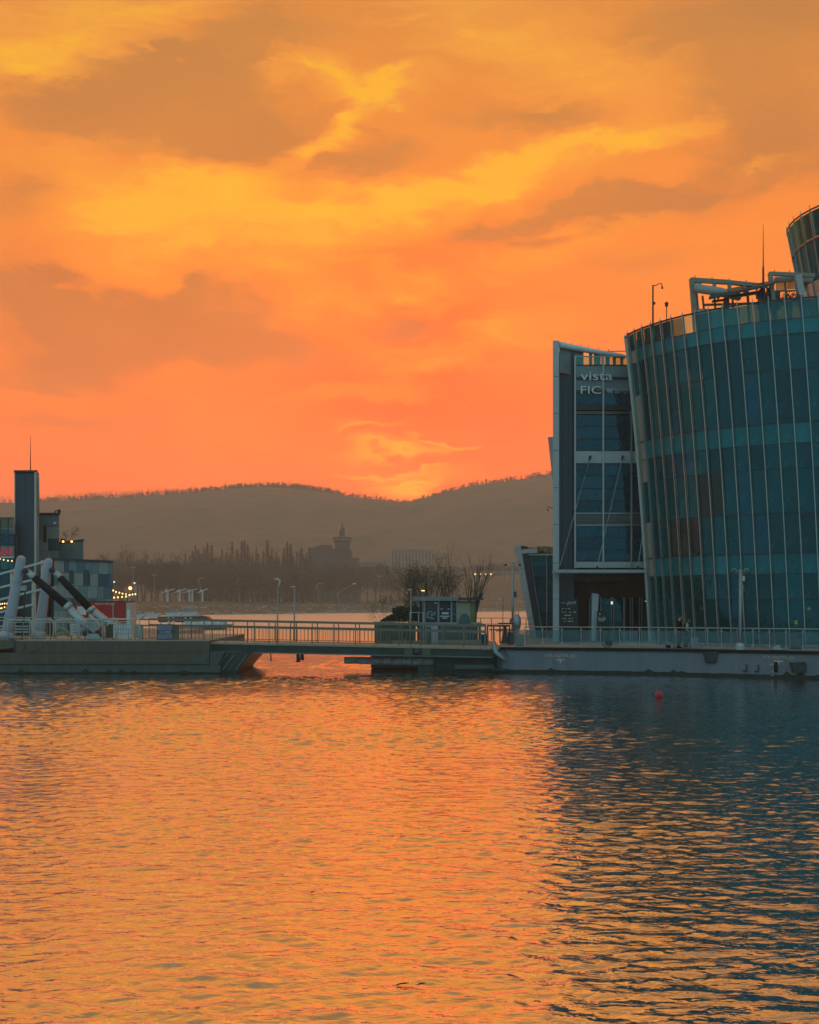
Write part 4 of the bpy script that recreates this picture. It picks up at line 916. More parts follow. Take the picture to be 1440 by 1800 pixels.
# raked bow
t0, t1, b0, b1 = X(368.5, LD), X(443, LD), X(368.5, LD), X(414, LD); zt_, zk = Z(1147, LD), Z(1180, LD)
MB().hexa([(b0, LD + .4, zk), (b1, LD + .4, zk), (b1, 70, zk), (b0, 70, zk)], [(t0, LD + .4, zt_), (t1, LD + .4, zt_), (t1, 70, zt_), (t0, 70, zt_)]).build('raked_bow', M_girder, lp)
MB().hexa([(b0, LD + .4, -.6), (b1 - .2, LD + .4, -.6), (b1 - .2, 70, -.6), (b0, 70, -.6)], [(b0, LD + .4, zk), (b1, LD + .4, zk), (b1, 70, zk), (b0, 70, zk)]).build('bow_bottom', M_boot, lp)
MB().prism([P(369, 1147, LD), P(395, 1147, LD), P(377, 1179, LD), P(369, 1179, LD)], (0, .38, 0)).build('bow_cheek', M_lowhull, lp)
for a in (400, 413, 424, 434): MB().bar(P(a, 1150, LD + .36), P(a - 24 + (a - 400) * .12, 1178, LD + .36), .22 if a == 400 else .07, .06).build('bow_rib', M_flange if a != 424 else M_lowhull, lp)
MB().box(X(-60, LD), xn - .12, LD + .1, 75, Z(1139, LD), Z(1127, LD)).build('ramp_sill', M_green, lp)
MB().box(xn - .12, xn + .02, LD - .02, 70, Z(1146, LD), Z(1126, LD)).build('ramp_cheek', M_dark, lp)
MB().box(xn, xr, LD + .02, 75.9, z1, z1 + .05).build('deck', M_tan, lp)
for a, b in ((47, 36), (86, 52)): MB().tube([P(a, 1127, LD - .03) + (P(b, 1148, LD - .03) - P(a, 1127, LD - .03)) * k / 6 + Vector((0, 0, -.12 * math.sin(math.pi * k / 6))) for k in range(7)], .012, 4).build('hanging_cable', M_dark, lp, True)

# ---- two white tubular struts with their dampers
def capsule(a, b, r0, r1, n=14):
    d = (b - a); pts = [a + d * k / 6 for k in range(7)]; rr = [r0 + (r1 - r0) * k / 6 for k in range(7)]
    dn = d.normalized()
    for q in (.35, .65, .9, .99): pts.append(b + dn * r1 * q); rr.append(r1 * math.sqrt(max(1 - q * q, .0003)))
    return MB().tube(pts, rr, n)
def strut(lab, base, top, r, d, dam, sleeve):
    t = thing('hinged_strut', lab, 'strut', P(base[0], base[1], d), group=None)
    b, a = P(*top, d), P(*base, d)
    capsule(a, b, r * 1.35, r).build('tube', M_tube, t, True)
    MB().tube([a + (b - a) * .0, a + (b - a) * .10], [r * 1.75, r * 1.4], 14).build('foot_collar', M_tube, t, True)
    for q in (.28, .72):
        c = a + (b - a) * q; MB().tube([c, c + (b - a).normalized() * .06], [r * 1.32, r * 1.32], 14).build('flange', M_tube, t)
        for k in range(7): an = 2 * math.pi * k / 7; MB().ball(c + Vector((math.cos(an) * r * 1.22, math.sin(an) * r * 1.22, .05)), .022, 5, 4).build('bolt', M_dark, t)
    # pin bracket
    p = P(*dam[0], d - .1)
    MB().tube([b + (a - b) * .12 + Vector((r * .5, 0, 0)), p], [.16, .13], 8).build('pin_bracket', M_tube, t, True)
    MB().cyl(p + Vector((0, -.22, 0)), p + Vector((0, .22, 0)), .15, n=12).build('hinge_pin', M_dark, t, True)
    q = P(*dam[1], d - .1); e = P(*sleeve, d - .1); k = (q - p).normalized()
    MB().cyl(p + k * .1, p + k * .62, .17, .20, 12).build('rod_eye', M_silver, t, True)
    MB().cyl(p + k * .6, q, .20, .23, 14).build('rubber_bellows', M_rubber, t, True)
    MB().cyl(q - k * .05, e, .24, .24, 14).build('cylinder_sleeve', M_silver, t, True)
    MB().cyl(q - k * .12, q + k * .12, .275, n=14).build('gland_ring', M_silver, t, True)
    c = a + (b - a) * .62
    MB().box(c.x + r * .8, c.x + r * .8 + .42, d - .1, d + .1, c.z - .05, c.z + .25).build('side_bracket', M_tube, t, bevel=.04)
    MB().tube([c + Vector((r + .3, 0, .05)), c + Vector((r + .26, 0, -.5)), c + Vector((r + .2, 0, -2.2)), (c.x + r + .1, d, 1.82)], .04, 6).build('hanging_chain', M_dark, t, True)
    return t
strut('white leaning tubular strut nearest the dark tower foot, with black damper arm', (11, 1124), (37, 984), .25, 63.6, ((46, 1003), (119, 1066)), (166, 1116))
strut('second white leaning strut with dark slot in its head and black damper arm', (68, 1122), (85, 988), .23, 65.2, ((93, 1002), (160, 1072)), (206, 1108))
hk = thing('damper_cover', 'tilted grey steel cover plate over the foot of the black dampers', 'machine cover', P(165, 1122, 63.3))
MB().prism([P(149, 1098, 63.0), P(157, 1080, 63.0), P(180, 1099, 63.0), P(166, 1115, 63.0)], (0, .08, 0)).build('cover_plate', M_pale, hk)
MB().bar(P(157, 1080, 63.0), P(177, 1100, 63.0), .10).build('bright_edge', M_galv, hk)
MB().prism([P(139, 1118, 63.2), P(146, 1100, 63.2), P(153, 1110, 63.2), P(145, 1118, 63.2)], (0, .08, 0)).build('cover_plate', M_pale, hk)
for a in ((150, 1113), (157, 1120), (170, 1113), (174, 1119)): MB().cyl(P(*a, 62.95), P(*a, 63.4), .16, n=10).build('pivot_drum', M_dark, hk, True)
MB().hexa([P(150, 1124, 62.9), P(178, 1124, 62.9), P(178, 1124, 63.6), P(150, 1124, 63.6)], [P(154, 1114, 62.9), P(173, 1114, 62.9), P(173, 1114, 63.6), P(154, 1114, 63.6)]).build('pivot_block', M_steel, hk)
hk2 = thing('damper_cover', 'pale pyramid-shaped cover in front of the red booth with a thin post', 'machine cover', P(200, 1122, 66.5))
MB().lathe(P(200, 1098, 66.5), [(.62, -.75), (.56, 0), (.32, .14), (.05, .44)], 4).build('pyramid_cap', M_pale, hk2)
MB().cyl(P(198.5, 1084, 66.5), P(198.5, 1060, 66.5), .04, n=6).build('thin_post', M_pale, hk2)
# truss rods of the old gangway
tr = thing('gangway_truss', 'pale diagonal truss rods passing behind the white struts', 'truss', P(20, 1122, 67))
for a in ((-40, 1020, 80, 987), (-40, 1042, 72, 1016), (-40, 1064, 72, 1036), (-40, 1086, 60, 1062)): MB().bar(P(a[0], a[1], 67), P(a[2], a[3], 67), .12).build('rod', M_galv, tr)
for px in (20, 58, 74): MB().bar(P(px, 985 if px > 60 else 1005, 67.2), P(px, 1122, 67.2), .12).build('upright', M_galv, tr)
for y in (1101, 1106, 1111): MB().bar(P(-30, y, 67.3), P(50, y, 67.3), .08).build('deck_rail', M_galv, tr)

# ---- crowd barriers on the barge
def barrier(x0, x1, lab, d=62.85, y0=1089, y1=1124):
    a, b, zt2, z0 = X(x0, d), X(x1, d), Z(y0, d), 1.86
    t = thing('crowd_barrier', lab, 'barrier', ((a + b) / 2, d, z0), group='tube barriers on the brown barge')
    r = .18; path = [(a, d, z0)] + [(a + r - r * math.cos(q), d, zt2 - r + r * math.sin(q)) for q in np.linspace(0, math.pi / 2, 5)] + [(b - r + r * math.sin(q), d, zt2 - r + r * math.cos(q)) for q in np.linspace(0, math.pi / 2, 5)] + [(b, d, z0)]
    MB().tube(path, .036, 8).build('frame', M_galv, t, True)
    for z in (z0 + .14, zt2 - .16): MB().cyl((a, d, z), (b, d, z), .02, n=6).build('cross_bar', M_galv, t)
    n = max(2, int((b - a) / .33))
    for k in range(1, n): x = a + (b - a) * k / n; MB().cyl((x, d, z0 + .14), (x, d, zt2 - .16), .011, n=5).build('upright_bar', M_galv, t)
    for x in (a, b): MB().box(x - .04, x + .04, d - .16, d + .16, 1.85, 1.885).build('foot', M_galv, t)
barrier(14, 55, 'tube barrier at the barge\'s left end, crossed by the front strut')
barrier(60, 94, 'tube barrier in front of the second white strut')
barrier(98, 136, 'tube barrier with the yellow hose loop behind it')
barrier(140, 180, 'tube barrier crossing the foot of the tilted grey cover plate')
hose = thing('hose_loop', 'yellowish hose loop lying behind a tube barrier on the barge', 'hose', P(107, 1122, 63.4))
cc = P(107, 1119, 63.4); MB().tube([cc + Vector((.42 * math.cos(q), .05, .42 * math.sin(q))) for q in np.linspace(0, math.pi, 9)], .11, 8).build('hose', mat('yellow_hose', (.34, .27, .10), .6), hose, True)
def noticeboard(lab, x0, x1, y0, y1, d, rows_=3, cols_=6, m=None):
    t = thing('notice_board', lab, 'notice board', (X((x0 + x1) / 2, d), d, 1.85))
    a, b, zt2, z0 = X(x0, d), X(x1, d), Z(y0, d), Z(y1, d)
    MB().box(a, b, d, d + .04, z0, zt2).build('board', m or M_whitepaint, t)
    mb = MB()
    for k in range(1, cols_): x = a + (b - a) * k / cols_; MB().box(x - .012, x + .012, d - .006, d - .001, z0 + .06, zt2 - .04).build('ruled_line', M_steel, t)
    for k in range(1, rows_): z = z0 + (zt2 - z0) * k / rows_; MB().box(a + .04, b - .04, d - .012, d - .007, z - .012, z + .012).build('ruled_line', M_steel, t)
    for x in (a + .04, b - .04): MB().box(x - .03, x + .03, d + .04, d + .09, 1.85, zt2 - .02).build('leg', M_dark, t)
noticeboard('white ruled notice board on the barge below the red booth', 199, 231, 1099, 1121, 63.8, 3, 7)
noticeboard('white notice board half hidden by the silver damper sleeve', 124, 150, 1096, 1117, 64.2, 4, 3)
noticeboard('plain green-grey board between notice board and pale post', 186, 199, 1098, 1122, 64.0, 1, 1, M_green)
noticeboard('plain grey panel right of the ruled notice board', 236, 252, 1099, 1121, 64.0, 1, 1, M_pale)

# ================================================================== RED BOOTH
bo = thing('ticket_booth', 'red ticket booth with white lettering along its top, behind the dampers', 'booth', (X(178, 72), 72, 1.85))
BD = 72.0
zt2, z0 = Z(1058, BD), 1.85
for a, b in ((135, 155), (155, 178), (178, 202), (202, 221)): MB().box(X(a, BD) + .01, X(b, BD) - .01, BD, BD + .06, z0 if a < 170 else Z(1090, BD), zt2 - .25).build('front_panel', M_red, bo)
MB().box(X(135, BD), X(221, BD), BD - .03, BD + .05, zt2 - .24, zt2).build('fascia', M_red, bo)
MB().box(X(135, BD), X(221, BD), BD + .07, BD + 2.4, z0, zt2 - .02).build('body', M_red, bo)
MB().box(X(134, BD), X(222, BD), BD - .06, BD + 2.5, zt2, zt2 + .05).build('roof', M_dark, bo)
MB().box(X(136, BD), X(152, BD), BD - .05, BD - .005, Z(1081, BD), Z(1066, BD)).build('poster', M_whitepaint, bo)
MB().box(X(153, BD), X(162, BD), BD - .03, BD - .005, Z(1086, BD), Z(1066, BD)).build('dark_window', M_black, bo)
text('booth_lettering', '\ud55c\uac15\ub098\ub098 \ub808\uc800 \uacf5\uc6d0', X(168, BD), X(202, BD), Z(1063.5, BD), Z(1059.5, BD), BD - .032, M_chalk, bo, .012)
cb = thing('white_cabinet', 'pale pinkish cabinet standing right against the red booth', 'cabinet', (X(226, BD), BD, 1.85))
MB().box(X(222, BD), X(232, BD), BD - .1, BD + 1.2, 1.85, Z(1060, BD)).build('body', mat('pinkish_white', (.55, .45, .40), .6), cb, bevel=.02)
MB().box(X(224, BD), X(230, BD), BD - .13, BD - .1, 1.95, Z(1072, BD)).build('door', M_whitepaint, cb)

# ================================================================== FOOTBRIDGE
def bz(px): return 1.72 + (1.40 - 1.72) * (px - 370) / 510.0
D0, D1 = 63.2, 66.0
br = thing('footbridge', 'low steel footbridge with baluster railings joining barge and pontoon', 'footbridge', (X(620, D0), D0, 1.5))
def bp(px, y, dz): return Vector((X(px, y), y, bz(px) + dz))
sp = [236, 300, 370, 439, 512, 585, 658, 722, 765, 805, 845, 878]
for a, b in zip(sp[:-1], sp[1:]):
    MB().hexa([bp(a + .3, D0 - .05, -.10), bp(b - .3, D0 - .05, -.10), bp(b - .3, D1, -.10), bp(a + .3, D1, -.10)], [bp(a + .3, D0 - .05, 0), bp(b - .3, D0 - .05, 0), bp(b - .3, D1, 0), bp(a + .3, D1, 0)]).build('walkway_slab', M_tan, br)
def beam(a, b, z0, z1, y0, y1, nm, m): return MB().hexa([bp(a, y0, z0), bp(b, y0, z0), bp(b, y1, z0), bp(a, y1, z0)], [bp(a, y0, z1), bp(b, y0, z1), bp(b, y1, z1), bp(a, y1, z1)]).build(nm, m, br)
beam(371, 872, -.50, -.10, D0 + .05, D0 + .12, 'girder_web', M_girder)
beam(371, 872, -.50, -.10, D1 - .2, D1 - .12, 'girder_web', M_girder)
beam(371, 866, -.56, -.50, D0 - .06, D0 + .24, 'girder_flange', M_flange)
beam(371, 872, -.16, -.101, D0 - .02, D0 + .2, 'girder_flange', M_girder)
for px in range(385, 870, 48): beam(px, px + 2.5, -.50, -.16, D0 + .0, D0 + .05, 'web_stiffener', M_girder)
for a, b in ((711, 725), (742, 757)): beam(a, b, -.48, -.14, D0 - .08, D0 + .05, 'green_box', M_green)
c = bp(733, D0 - .1, -.3); MB().cyl(c, c + Vector((0, .3, 0)), .18, n=12).build('pulley', M_girder, br, True)
for px, dz_ in ((524, -.95), (531, -.72), (476, -.9)):
    c = bp(px, D0 + .6, -.56); MB().tube([c, c + Vector((.02, 0, dz_ * .5)), c + Vector((.1 if px == 524 else -.03, 0, dz_ + .5))], [.10 if px != 476 else .03, .13 if px != 476 else .04, .05], 6).build('hanging_scrap', M_dark, br)
RAILTOP, RAILMID = 1.20, .86
posts_near = [c for c in range(245, 882, 38)]
posts_far = [c for c in range(262, 880, 37)]
for (pl, yy, nm) in ((posts_near, D0, 1), (posts_far, D1 - .1, 0)):
    for px in pl: MB().hexa([bp(px - .9, yy - .03, -.12 if nm else 0), bp(px + .9, yy - .03, -.12 if nm else 0), bp(px + .9, yy + .03, -.12 if nm else 0), bp(px - .9, yy + .03, -.12 if nm else 0)], [bp(px - .9, yy - .03, RAILTOP), bp(px + .9, yy - .03, RAILTOP), bp(px + .9, yy + .03, RAILTOP), bp(px - .9, yy + .03, RAILTOP)]).build('post', M_railp, br)
    for z, h in ((RAILTOP, .085), (RAILMID, .08), (.12, .04)):
        for a, b in zip(pl[:-1], pl[1:]): MB().bar(bp(a, yy, z), bp(b, yy, z), .06, h).build('rail', M_railp, br)
bal = MB().box(-.011, .011, -.011, .011, .12, RAILMID).mesh('baluster', M_railp)
for (x0, x1, st, yy) in ((250, 876, 6.2, D0), (265, 872, 6.6, D1 - .1)):
    px = x0
    while px < x1:
        if px > 240:
            o = put(bpy.data.objects.new('baluster', bal), br); o.location = bp(px, yy, 0) - Vector(br.location)
        px += st
# straight rail piece linking barriers and bridge
mb = thing('barge_railing', 'straight double rail on the barge between the tube barriers and footbridge', 'railing', P(212, 1124, 63.2))
for y, r in ((1088.5, .04), (1097, .03), (1122, .02)): MB().cyl(P(181, y, 63.1), P(246, y + .6, 63.1), r, n=8).build('rail', M_galv, mb, True)
for px in (183, 205, 226, 245): MB().cyl(P(px, 1126, 63.1), P(px, 1088, 63.1), .035, n=8).build('post', M_galv, mb, True)
for a in ((181, 1097, 190, 1086), (188, 1100, 194, 1089)): MB().bar(P(a[0], a[1], 63.0), P(a[2], a[3], 63.0), .05).build('brace', M_galv, mb)
mb = thing('barge_railing', 'long pale back rail across the far side of the barge behind the struts', 'railing', P(100, 1122, 66.4))
for y in (1086.5, 1092): MB().cyl(P(-30, y - 1.5, 66.4), P(236, y + 1.5, 66.4), .035, n=6).build('rail', M_galv, mb)
for px in range(-20, 236, 36): MB().cyl(P(px, 1124, 66.4), P(px, 1086, 66.4), .03, n=6).build('post', M_galv, mb)
# CLOSED sign on the bridge rail
cs = thing('closed_sign', 'grey-blue board with dark band reading CLOSED hung on the bridge railing', 'sign', P(291, 1122, 63.0))
a, b = P(277.5, 1123, 63.05), P(303, 1099, 63.05)
M_signb = mat('grey_blue_board', (.22, .23, .33), .5, var=.08)
for k in range(6): MB().box(a.x + (b.x - a.x) * k / 6 + .006, a.x + (b.x - a.x) * (k + 1) / 6 - .006, 63.05, 63.09, a.z, b.z).build('board_strip', M_signb, cs)
MB().box(a.x - .05, b.x + .02, 63.1, 63.13, a.z - .05, b.z + .05).build('backing', M_dark, cs)
MB().box(a.x, b.x, 63.03, 63.05, Z(1113.5, 63.05), Z(1108, 63.05)).build('dark_band', M_black, cs)
text('sign_lettering', 'CLOSED', X(280, 63), X(301, 63), Z(1112.8, 63), Z(1109, 63), 63.028, M_chalk, cs, .006)
MB().box(X(305.5, 63.2), X(314, 63.2), 63.1, 63.35, bz(305), Z(1098, 63)).build('post_box', M_green, cs)

# lamp posts on the bridge
def lamp(lab, px, d, ybase, ytop, kind_):
    t = thing('lamp_post', lab, 'lamp post', (X(px, d), d, Z(ybase, d)))
    x = X(px, d); z0, zt3 = Z(ybase, d), Z(ytop, d)
    MB().cyl((x, d, z0), (x, d, zt3), .045, .03, 8).build('pole', M_steel, t, True)
    if kind_ == 'loop':
        MB().tube([(x, d, zt3), (x + .1, d, zt3 + .1), (x + .12, d, zt3 + .32), (x - .02, d, zt3 + .42), (x - .2, d, zt3 + .40)], [.03, .05, .07, .07, .05], 8).build('curved_head', M_galv, t, True)
    else: MB().box(x - .22, x + .06, d - .07, d + .07, zt3 - .02, zt3 + .05).build('flat_head', M_galv, t, bevel=.015)
lamp('thin lamp post with a curled head rising from the footbridge', 488, 63.6, 1134, 1031, 'loop')
lamp('thin lamp post with a small flat head on the footbridge', 517.5, 65.8, 1127, 1032, 'flat')

# floats and dark pontoon under the bridge
fl = thing('tube_float', 'row of white cylindrical floats lying on the water under the bridge', 'float', (X(690, 65), 65, 0.4))
xs = [605, 628, 652, 672, 690, 707, 725, 745, 766]
for k, (a, b) in enumerate(zip(xs[:-1], xs[1:])):
    r = .20 + .06 * k / 8; MB().cyl((X(a, 65) + .008, 65, .62 - .01 * k), (X(b, 65) - .008, 65, .62 - .01 * k), r, r, 14).build('drum', M_whitepaint, fl, True)
MB().box(X(735, 65), X(765, 65), 64.4, 65.6, -.5, .36).build('float_keel', M_lowhull, fl)
up = thing('support_pontoon', 'dark low pontoon under the right end of the footbridge', 'pontoon', (X(820, 64.5), 64.5, 0))
MB().box(X(766, 64), X(876, 64), 64.2, 70, -.6, .82).build('hull', M_girder, up)
MB().box(X(766, 64) - .02, X(876, 64), 64.14, 70.05, .06, .14).build('rub_rail', M_boot, up)
MB().box(X(800, 64), X(870, 64), 64.16, 64.19, .20, .42).build('worn_plate', M_flange, up)

# ================================================================== BUILDINGS ON THE LEFT
platform = thing('floating_platform', 'low floating platform carrying the dark tower and panelled blocks', 'pontoon', (X(80, 84), 84, 0))
MB().box(-60, X(236, 84), 82, 112, .1, 1.35).build('hull', M_hull, platform)
MB().box(-60, X(236, 84), 82.02, 112, 1.35, 1.40).build('deck', M_deck, platform)
MB().box(-60, X(236, 84), 82.05, 112, -.6, .1).build('boot_stripe', M_boot, platform)
GD = 88.0
dt = thing('dark_tower', 'tall plain dark blue-black tower slab topped by a thin mast', 'tower', (X(46, GD), GD, 1.4))
zt3 = Z(828, GD)
for k in range(2): MB().box(X(27.5 + 16.5 * k, GD) + .01, X(44 + 16.5 * k, GD) - .01, GD, GD + .1, 1.4, zt3 - .25).build('front_panel', M_tealpanel, dt)
MB().box(X(25.5, GD), X(27.3, GD), GD - .06, GD + .3, 1.4, zt3 - .05).build('corner_trim', M_alu, dt)
MB().box(X(60.7, GD), X(64, GD), GD - .06, GD + .4, 1.4, zt3 - .05).build('corner_trim', M_alu, dt)
MB().hexa([(X(64, GD), GD + .2, 1.4), (X(66.5, GD), GD + .3, 1.4), (X(66.5, GD) - 1.25, GD + 4, 1.4), (X(64, GD) - 1.4, GD + 4, 1.4)], [(X(64, GD), GD + .2, zt3 - .1), (X(66.5, GD), GD + .3, zt3 - .1), (X(66.5, GD) - 1.25, GD + 4, zt3 - .1), (X(64, GD) - 1.4, GD + 4, zt3 - .1)]).build('side_wall', M_greypanel, dt)
MB().hexa([(X(27, GD), GD + .1, 1.4), (X(64, GD), GD + .1, 1.4), (X(64, GD) - 1.4, GD + 4, 1.4), (X(27, GD) - 1.4, GD + 4, 1.4)], [(X(27, GD), GD + .1, zt3 - .12), (X(64, GD), GD + .1, zt3 - .12), (X(64, GD) - 1.4, GD + 4, zt3 - .12), (X(27, GD) - 1.4, GD + 4, zt3 - .12)]).build('core', M_dark, dt)
MB().hexa([(X(25, GD), GD - .1, zt3 - .08), (X(67, GD), GD - .1, zt3 - .08), (X(67, GD) - 1.4, GD + 4.2, zt3 - .08), (X(25, GD) - 1.4, GD + 4.2, zt3 - .08)], [(X(25, GD), GD - .1, zt3 + .06), (X(67, GD), GD - .1, zt3 + .06), (X(67, GD) - 1.4, GD + 4.2, zt3 + .06), (X(25, GD) - 1.4, GD + 4.2, zt3 + .06)]).build('coping', M_dark, dt)
MB().cyl((X(46, GD), GD + 1, zt3), (X(46, GD), GD + 1, Z(760, GD)), .05, .012, 6).build('mast', M_dark, dt)
MB().tube([P(66.5, 836, GD), P(68.2, 838, GD), P(68.2, 905, GD)], .05, 6).build('drain_pipe', M_alu, dt, True)
pb_ = thing('panelled_building', 'stepped building clad in mixed grey and teal rectangular panels', 'building', (X(130, 90), 90, 1.4))
PM = [mat('clad_beige', (.27, .27, .24), .5, var=.08), mat('clad_grey', (.14, .20, .205), .5, var=.1), mat('clad_teal', (.050, .125, .15), .45, var=.1), mat('clad_deep', (.014, .065, .095), .4, var=.15)]
pr = random.Random(21)
def clad(x0, x1, ytl, ytr, yb_, d, rows_, cell):
    """panels of uneven width, course by course; top edge falls from ytl to ytr"""
    a, b = X(x0, d), X(x1, d); z0 = Z(yb_, d)
    for r_ in range(rows_):
        x = a
        while x < b - .02:
            w = min(cell * pr.choice([.55, .8, 1, 1.25]), b - x)
            if b - x - w < .25: w = b - x
            k0 = (x - a) / (b - a); k1 = (x + w - a) / (b - a)
            zt0 = Z(ytl + (ytr - ytl) * k0, d); zt1 = Z(ytl + (ytr - ytl) * k1, d)
            f0, f1 = r_ / rows_, (r_ + 1) / rows_; e = pr.uniform(0, .03)
            MB().hexa([(x + .012, d - e, z0 + (zt0 - z0) * f0 + .012), (x + w - .012, d - e, z0 + (zt1 - z0) * f0 + .012), (x + w - .012, d + .08, z0 + (zt1 - z0) * f0 + .012), (x + .012, d + .08, z0 + (zt0 - z0) * f0 + .012)],
                      [(x + .012, d - e, z0 + (zt0 - z0) * f1 - .012), (x + w - .012, d - e, z0 + (zt1 - z0) * f1 - .012), (x + w - .012, d + .08, z0 + (zt1 - z0) * f1 - .012), (x + .012, d + .08, z0 + (zt0 - z0) * f1 - .012)]).build('panel', pr.choice([PM[0], PM[0], PM[1], PM[1], PM[2], PM[3]]), pb_)
            x += w
    b6 = b - 2.4; a6 = a - 2.4; MB().hexa([(a, d + .09, z0), (b, d + .09, z0), (b6, d + 6, z0), (a6, d + 6, z0)], [(a, d + .09, Z(ytl, d) - .04), (b, d + .09, Z(ytr, d) - .04), (b6, d + 6, Z(ytr, d) - .04), (a6, d + 6, Z(ytl, d) - .04)]).build('block', M_dark, pb_)
    MB().bar((a - .08, d - .02, Z(ytl, d) + .03), (b + .08, d - .02, Z(ytr, d) + .03), .22, .16).build('parapet', M_dark, pb_)
clad(67, 103.5, 904, 904, 1118, 91, 10, 1.0)
clad(104, 146, 955, 950, 1118, 93, 3, 1.0)
clad(95, 197.5, 983.5, 988, 1118, 86, 6, .62)
MB().box(X(77, 91), X(82, 91), 90.9, 90.96, Z(953, 91), Z(924, 91)).build('window', M_black, pb_)
MB().box(X(96, 91), X(99, 91), 90.6, 90.95, Z(922, 91), Z(918, 91)).build('wall_lamp', M_whitepaint, pb_, bevel=.02)
MB().tube([P(96, 903, 91), P(97.5, 898.5, 91), P(100.5, 897.5, 91), P(103, 900, 91)], .05, 6).build('roof_hook', M_dark, pb_, True)
MB().ball(P(104.2, 899, 91), .14, 8, 5, (1, 1, 1.4)).build('roof_camera', M_dark, pb_, True)
MB().box(X(105, 93), X(109.5, 93), 93.2, 94, Z(955, 93), Z(946.5, 93)).build('chimney', M_dark, pb_)
for x_, y_ in ((148, 988), (122, 989)):
    a = P(x_, y_ + 14, 86); MB().box(a.x, a.x + .35, 85.93, 85.965, a.z - 1.0, a.z).build('window', M_tealpanel, pb_)
# roof-terrace planting and lamps
for px in (111, 126):
    c = P(px, 952, 92.6); t = thing('terrace_lamp', 'warm round lamp at the left corner of the roof terrace' if px == 111 else 'warm round lamp under the bare terrace bush', 'lamp', c - Vector((0, 0, .1)))
    MB().ball(c, .09, 8, 6).build('bulb', E_warm, t, True); MB().cyl(c - Vector((0, 0, .2)), c - Vector((0, 0, .1)), .05, n=6).build('holder', M_dark, t)
# glass pavilion cut by the left frame edge
gp = thing('glass_pavilion', 'glass-walled building with red letters at the left picture edge', 'building', (X(0, 87), 87, 1.4))
PD = 87.0
xs = [-110, -85, -60, -30, 0.5, 14.5, 24.5]
for a, b in zip(xs[:-1], xs[1:]):
    for y0, y1, m in ((911, 929, G_clear), (929.5, 938.5, G_spandrel), (939.5, 957.5, G_tower), (981, 1000, G_spandrel), (1001, 1030, G_tower), (1031, 1110, G_tower)):
        MB().box(X(a, PD) + .02, X(b, PD) - .02, PD, PD + .03, Z(y1, PD), Z(y0, PD)).build('pane', m, gp)
    MB().box(X(a, PD) - .03, X(a, PD) + .03, PD - .04, PD + .06, 1.4, Z(910, PD)).build('mullion', M_dark, gp)
MB().box(X(-110, PD), X(24.8, PD), PD - .05, PD + .08, Z(911, PD), Z(909.5, PD)).build('top_rail', M_dark, gp)
for y in (938.9, 958.5, 1030.5): MB().box(X(-110, PD), X(24.6, PD), PD - .05, PD + .06, Z(y + .8, PD), Z(y - .8, PD)).build('transom', M_transom, gp)
MB().box(X(-110, PD), X(24.6, PD), PD - .02, PD + .06, Z(979.5, PD), Z(959.5, PD)).build('sign_band', M_greypanel, gp)
MB().box(X(-110, PD), X(24.6, PD), PD - .1, PD + .06, Z(980.5, PD), Z(978.8, PD)).build('white_ledge', M_whitepaint, gp)
E_red = emit('red_letter', (0.62, 0.03, 0.06), 0.35)
text('sign_lettering', 'A.RY', X(0.5, PD), X(23, PD), Z(975.5, PD), Z(964, PD), PD - .025, E_red, gp, .08)
MB().box(X(-110, PD), X(24, PD), PD + .5, PD + 9, 1.4, Z(938, PD)).build('interior_block', M_int, gp)
MB().box(X(-20, PD), X(24, PD), PD + .2, PD + .45, Z(1056, PD), Z(1046, PD)).build('awning_band', M_intred, gp)

# ================================================================== STRING LIGHTS
def string(lab, pts, d, sag=0.0, r=.048, n=None, grp=None):
    t = thing('string_lights', lab, 'string lights', P(pts[len(pts) // 2][0], pts[len(pts) // 2][1], d))
    w = [P(x, y, d) for x, y in pts]
    MB().tube([p + Vector((0, 0, .12)) for p in w], .014, 4).build('cable', M_dark, t)
    for p in w: MB().ball(p, r, 8, 5, (1, 1, 1.25)).build('bulb', E_warm, t, True)
string('upper string of warm bulbs between panelled building and slim pole', [(199, 1038), (204, 1040.5), (210, 1042), (215.5, 1043.5), (221.5, 1044.5), (227.5, 1046), (233, 1045), (238, 1044.5)], 76)
string('lower string of warm bulbs just above the red booth', [(200.5, 1050.5), (207.5, 1050), (214.5, 1049.5), (221.5, 1048.5), (228, 1045.8)], 75)
string('warm bulbs hanging under the red letters at the left edge', [(-7, 981), (0, 982.5), (6.5, 984), (14, 985.5), (21, 986)], 86.5)
string('warm bulbs strung low behind the left white strut', [(-6, 1062), (0, 1062), (4, 1061.5), (8, 1061), (12.5, 1061)], 86)
string('second low row of warm bulbs near the water behind the left strut', [(-6, 1070), (0, 1069.5), (3, 1069), (8, 1067.5)], 85.7)
big = thing('globe_lamp', 'large warm globe lamp on a pole above the string lights', 'lamp', P(229, 1100, 76.5))
MB().ball(P(229, 1034, 76.5), .12, 10, 7).build('globe', E_warm, big, True); MB().cyl(P(229, 1100, 76.5), P(229, 1036, 76.5), .025, n=6).build('pole', M_steel, big)
for lab, px, yt, d in (('slim pole with a white tip light right of the string lights', 236.5, 1025, 77), ('slim white-tipped pole standing against the panelled building corner', 200.7, 1023, 77)):
    t = thing('light_pole', lab, 'light pole', P(px, 1105, d)); MB().cyl(P(px, 1105, d), P(px, yt, d), .022, n=6).build('pole', M_steel, t); MB().ball(P(px, yt, d), .06, 8, 5).build('tip_light', E_cool, t, True)
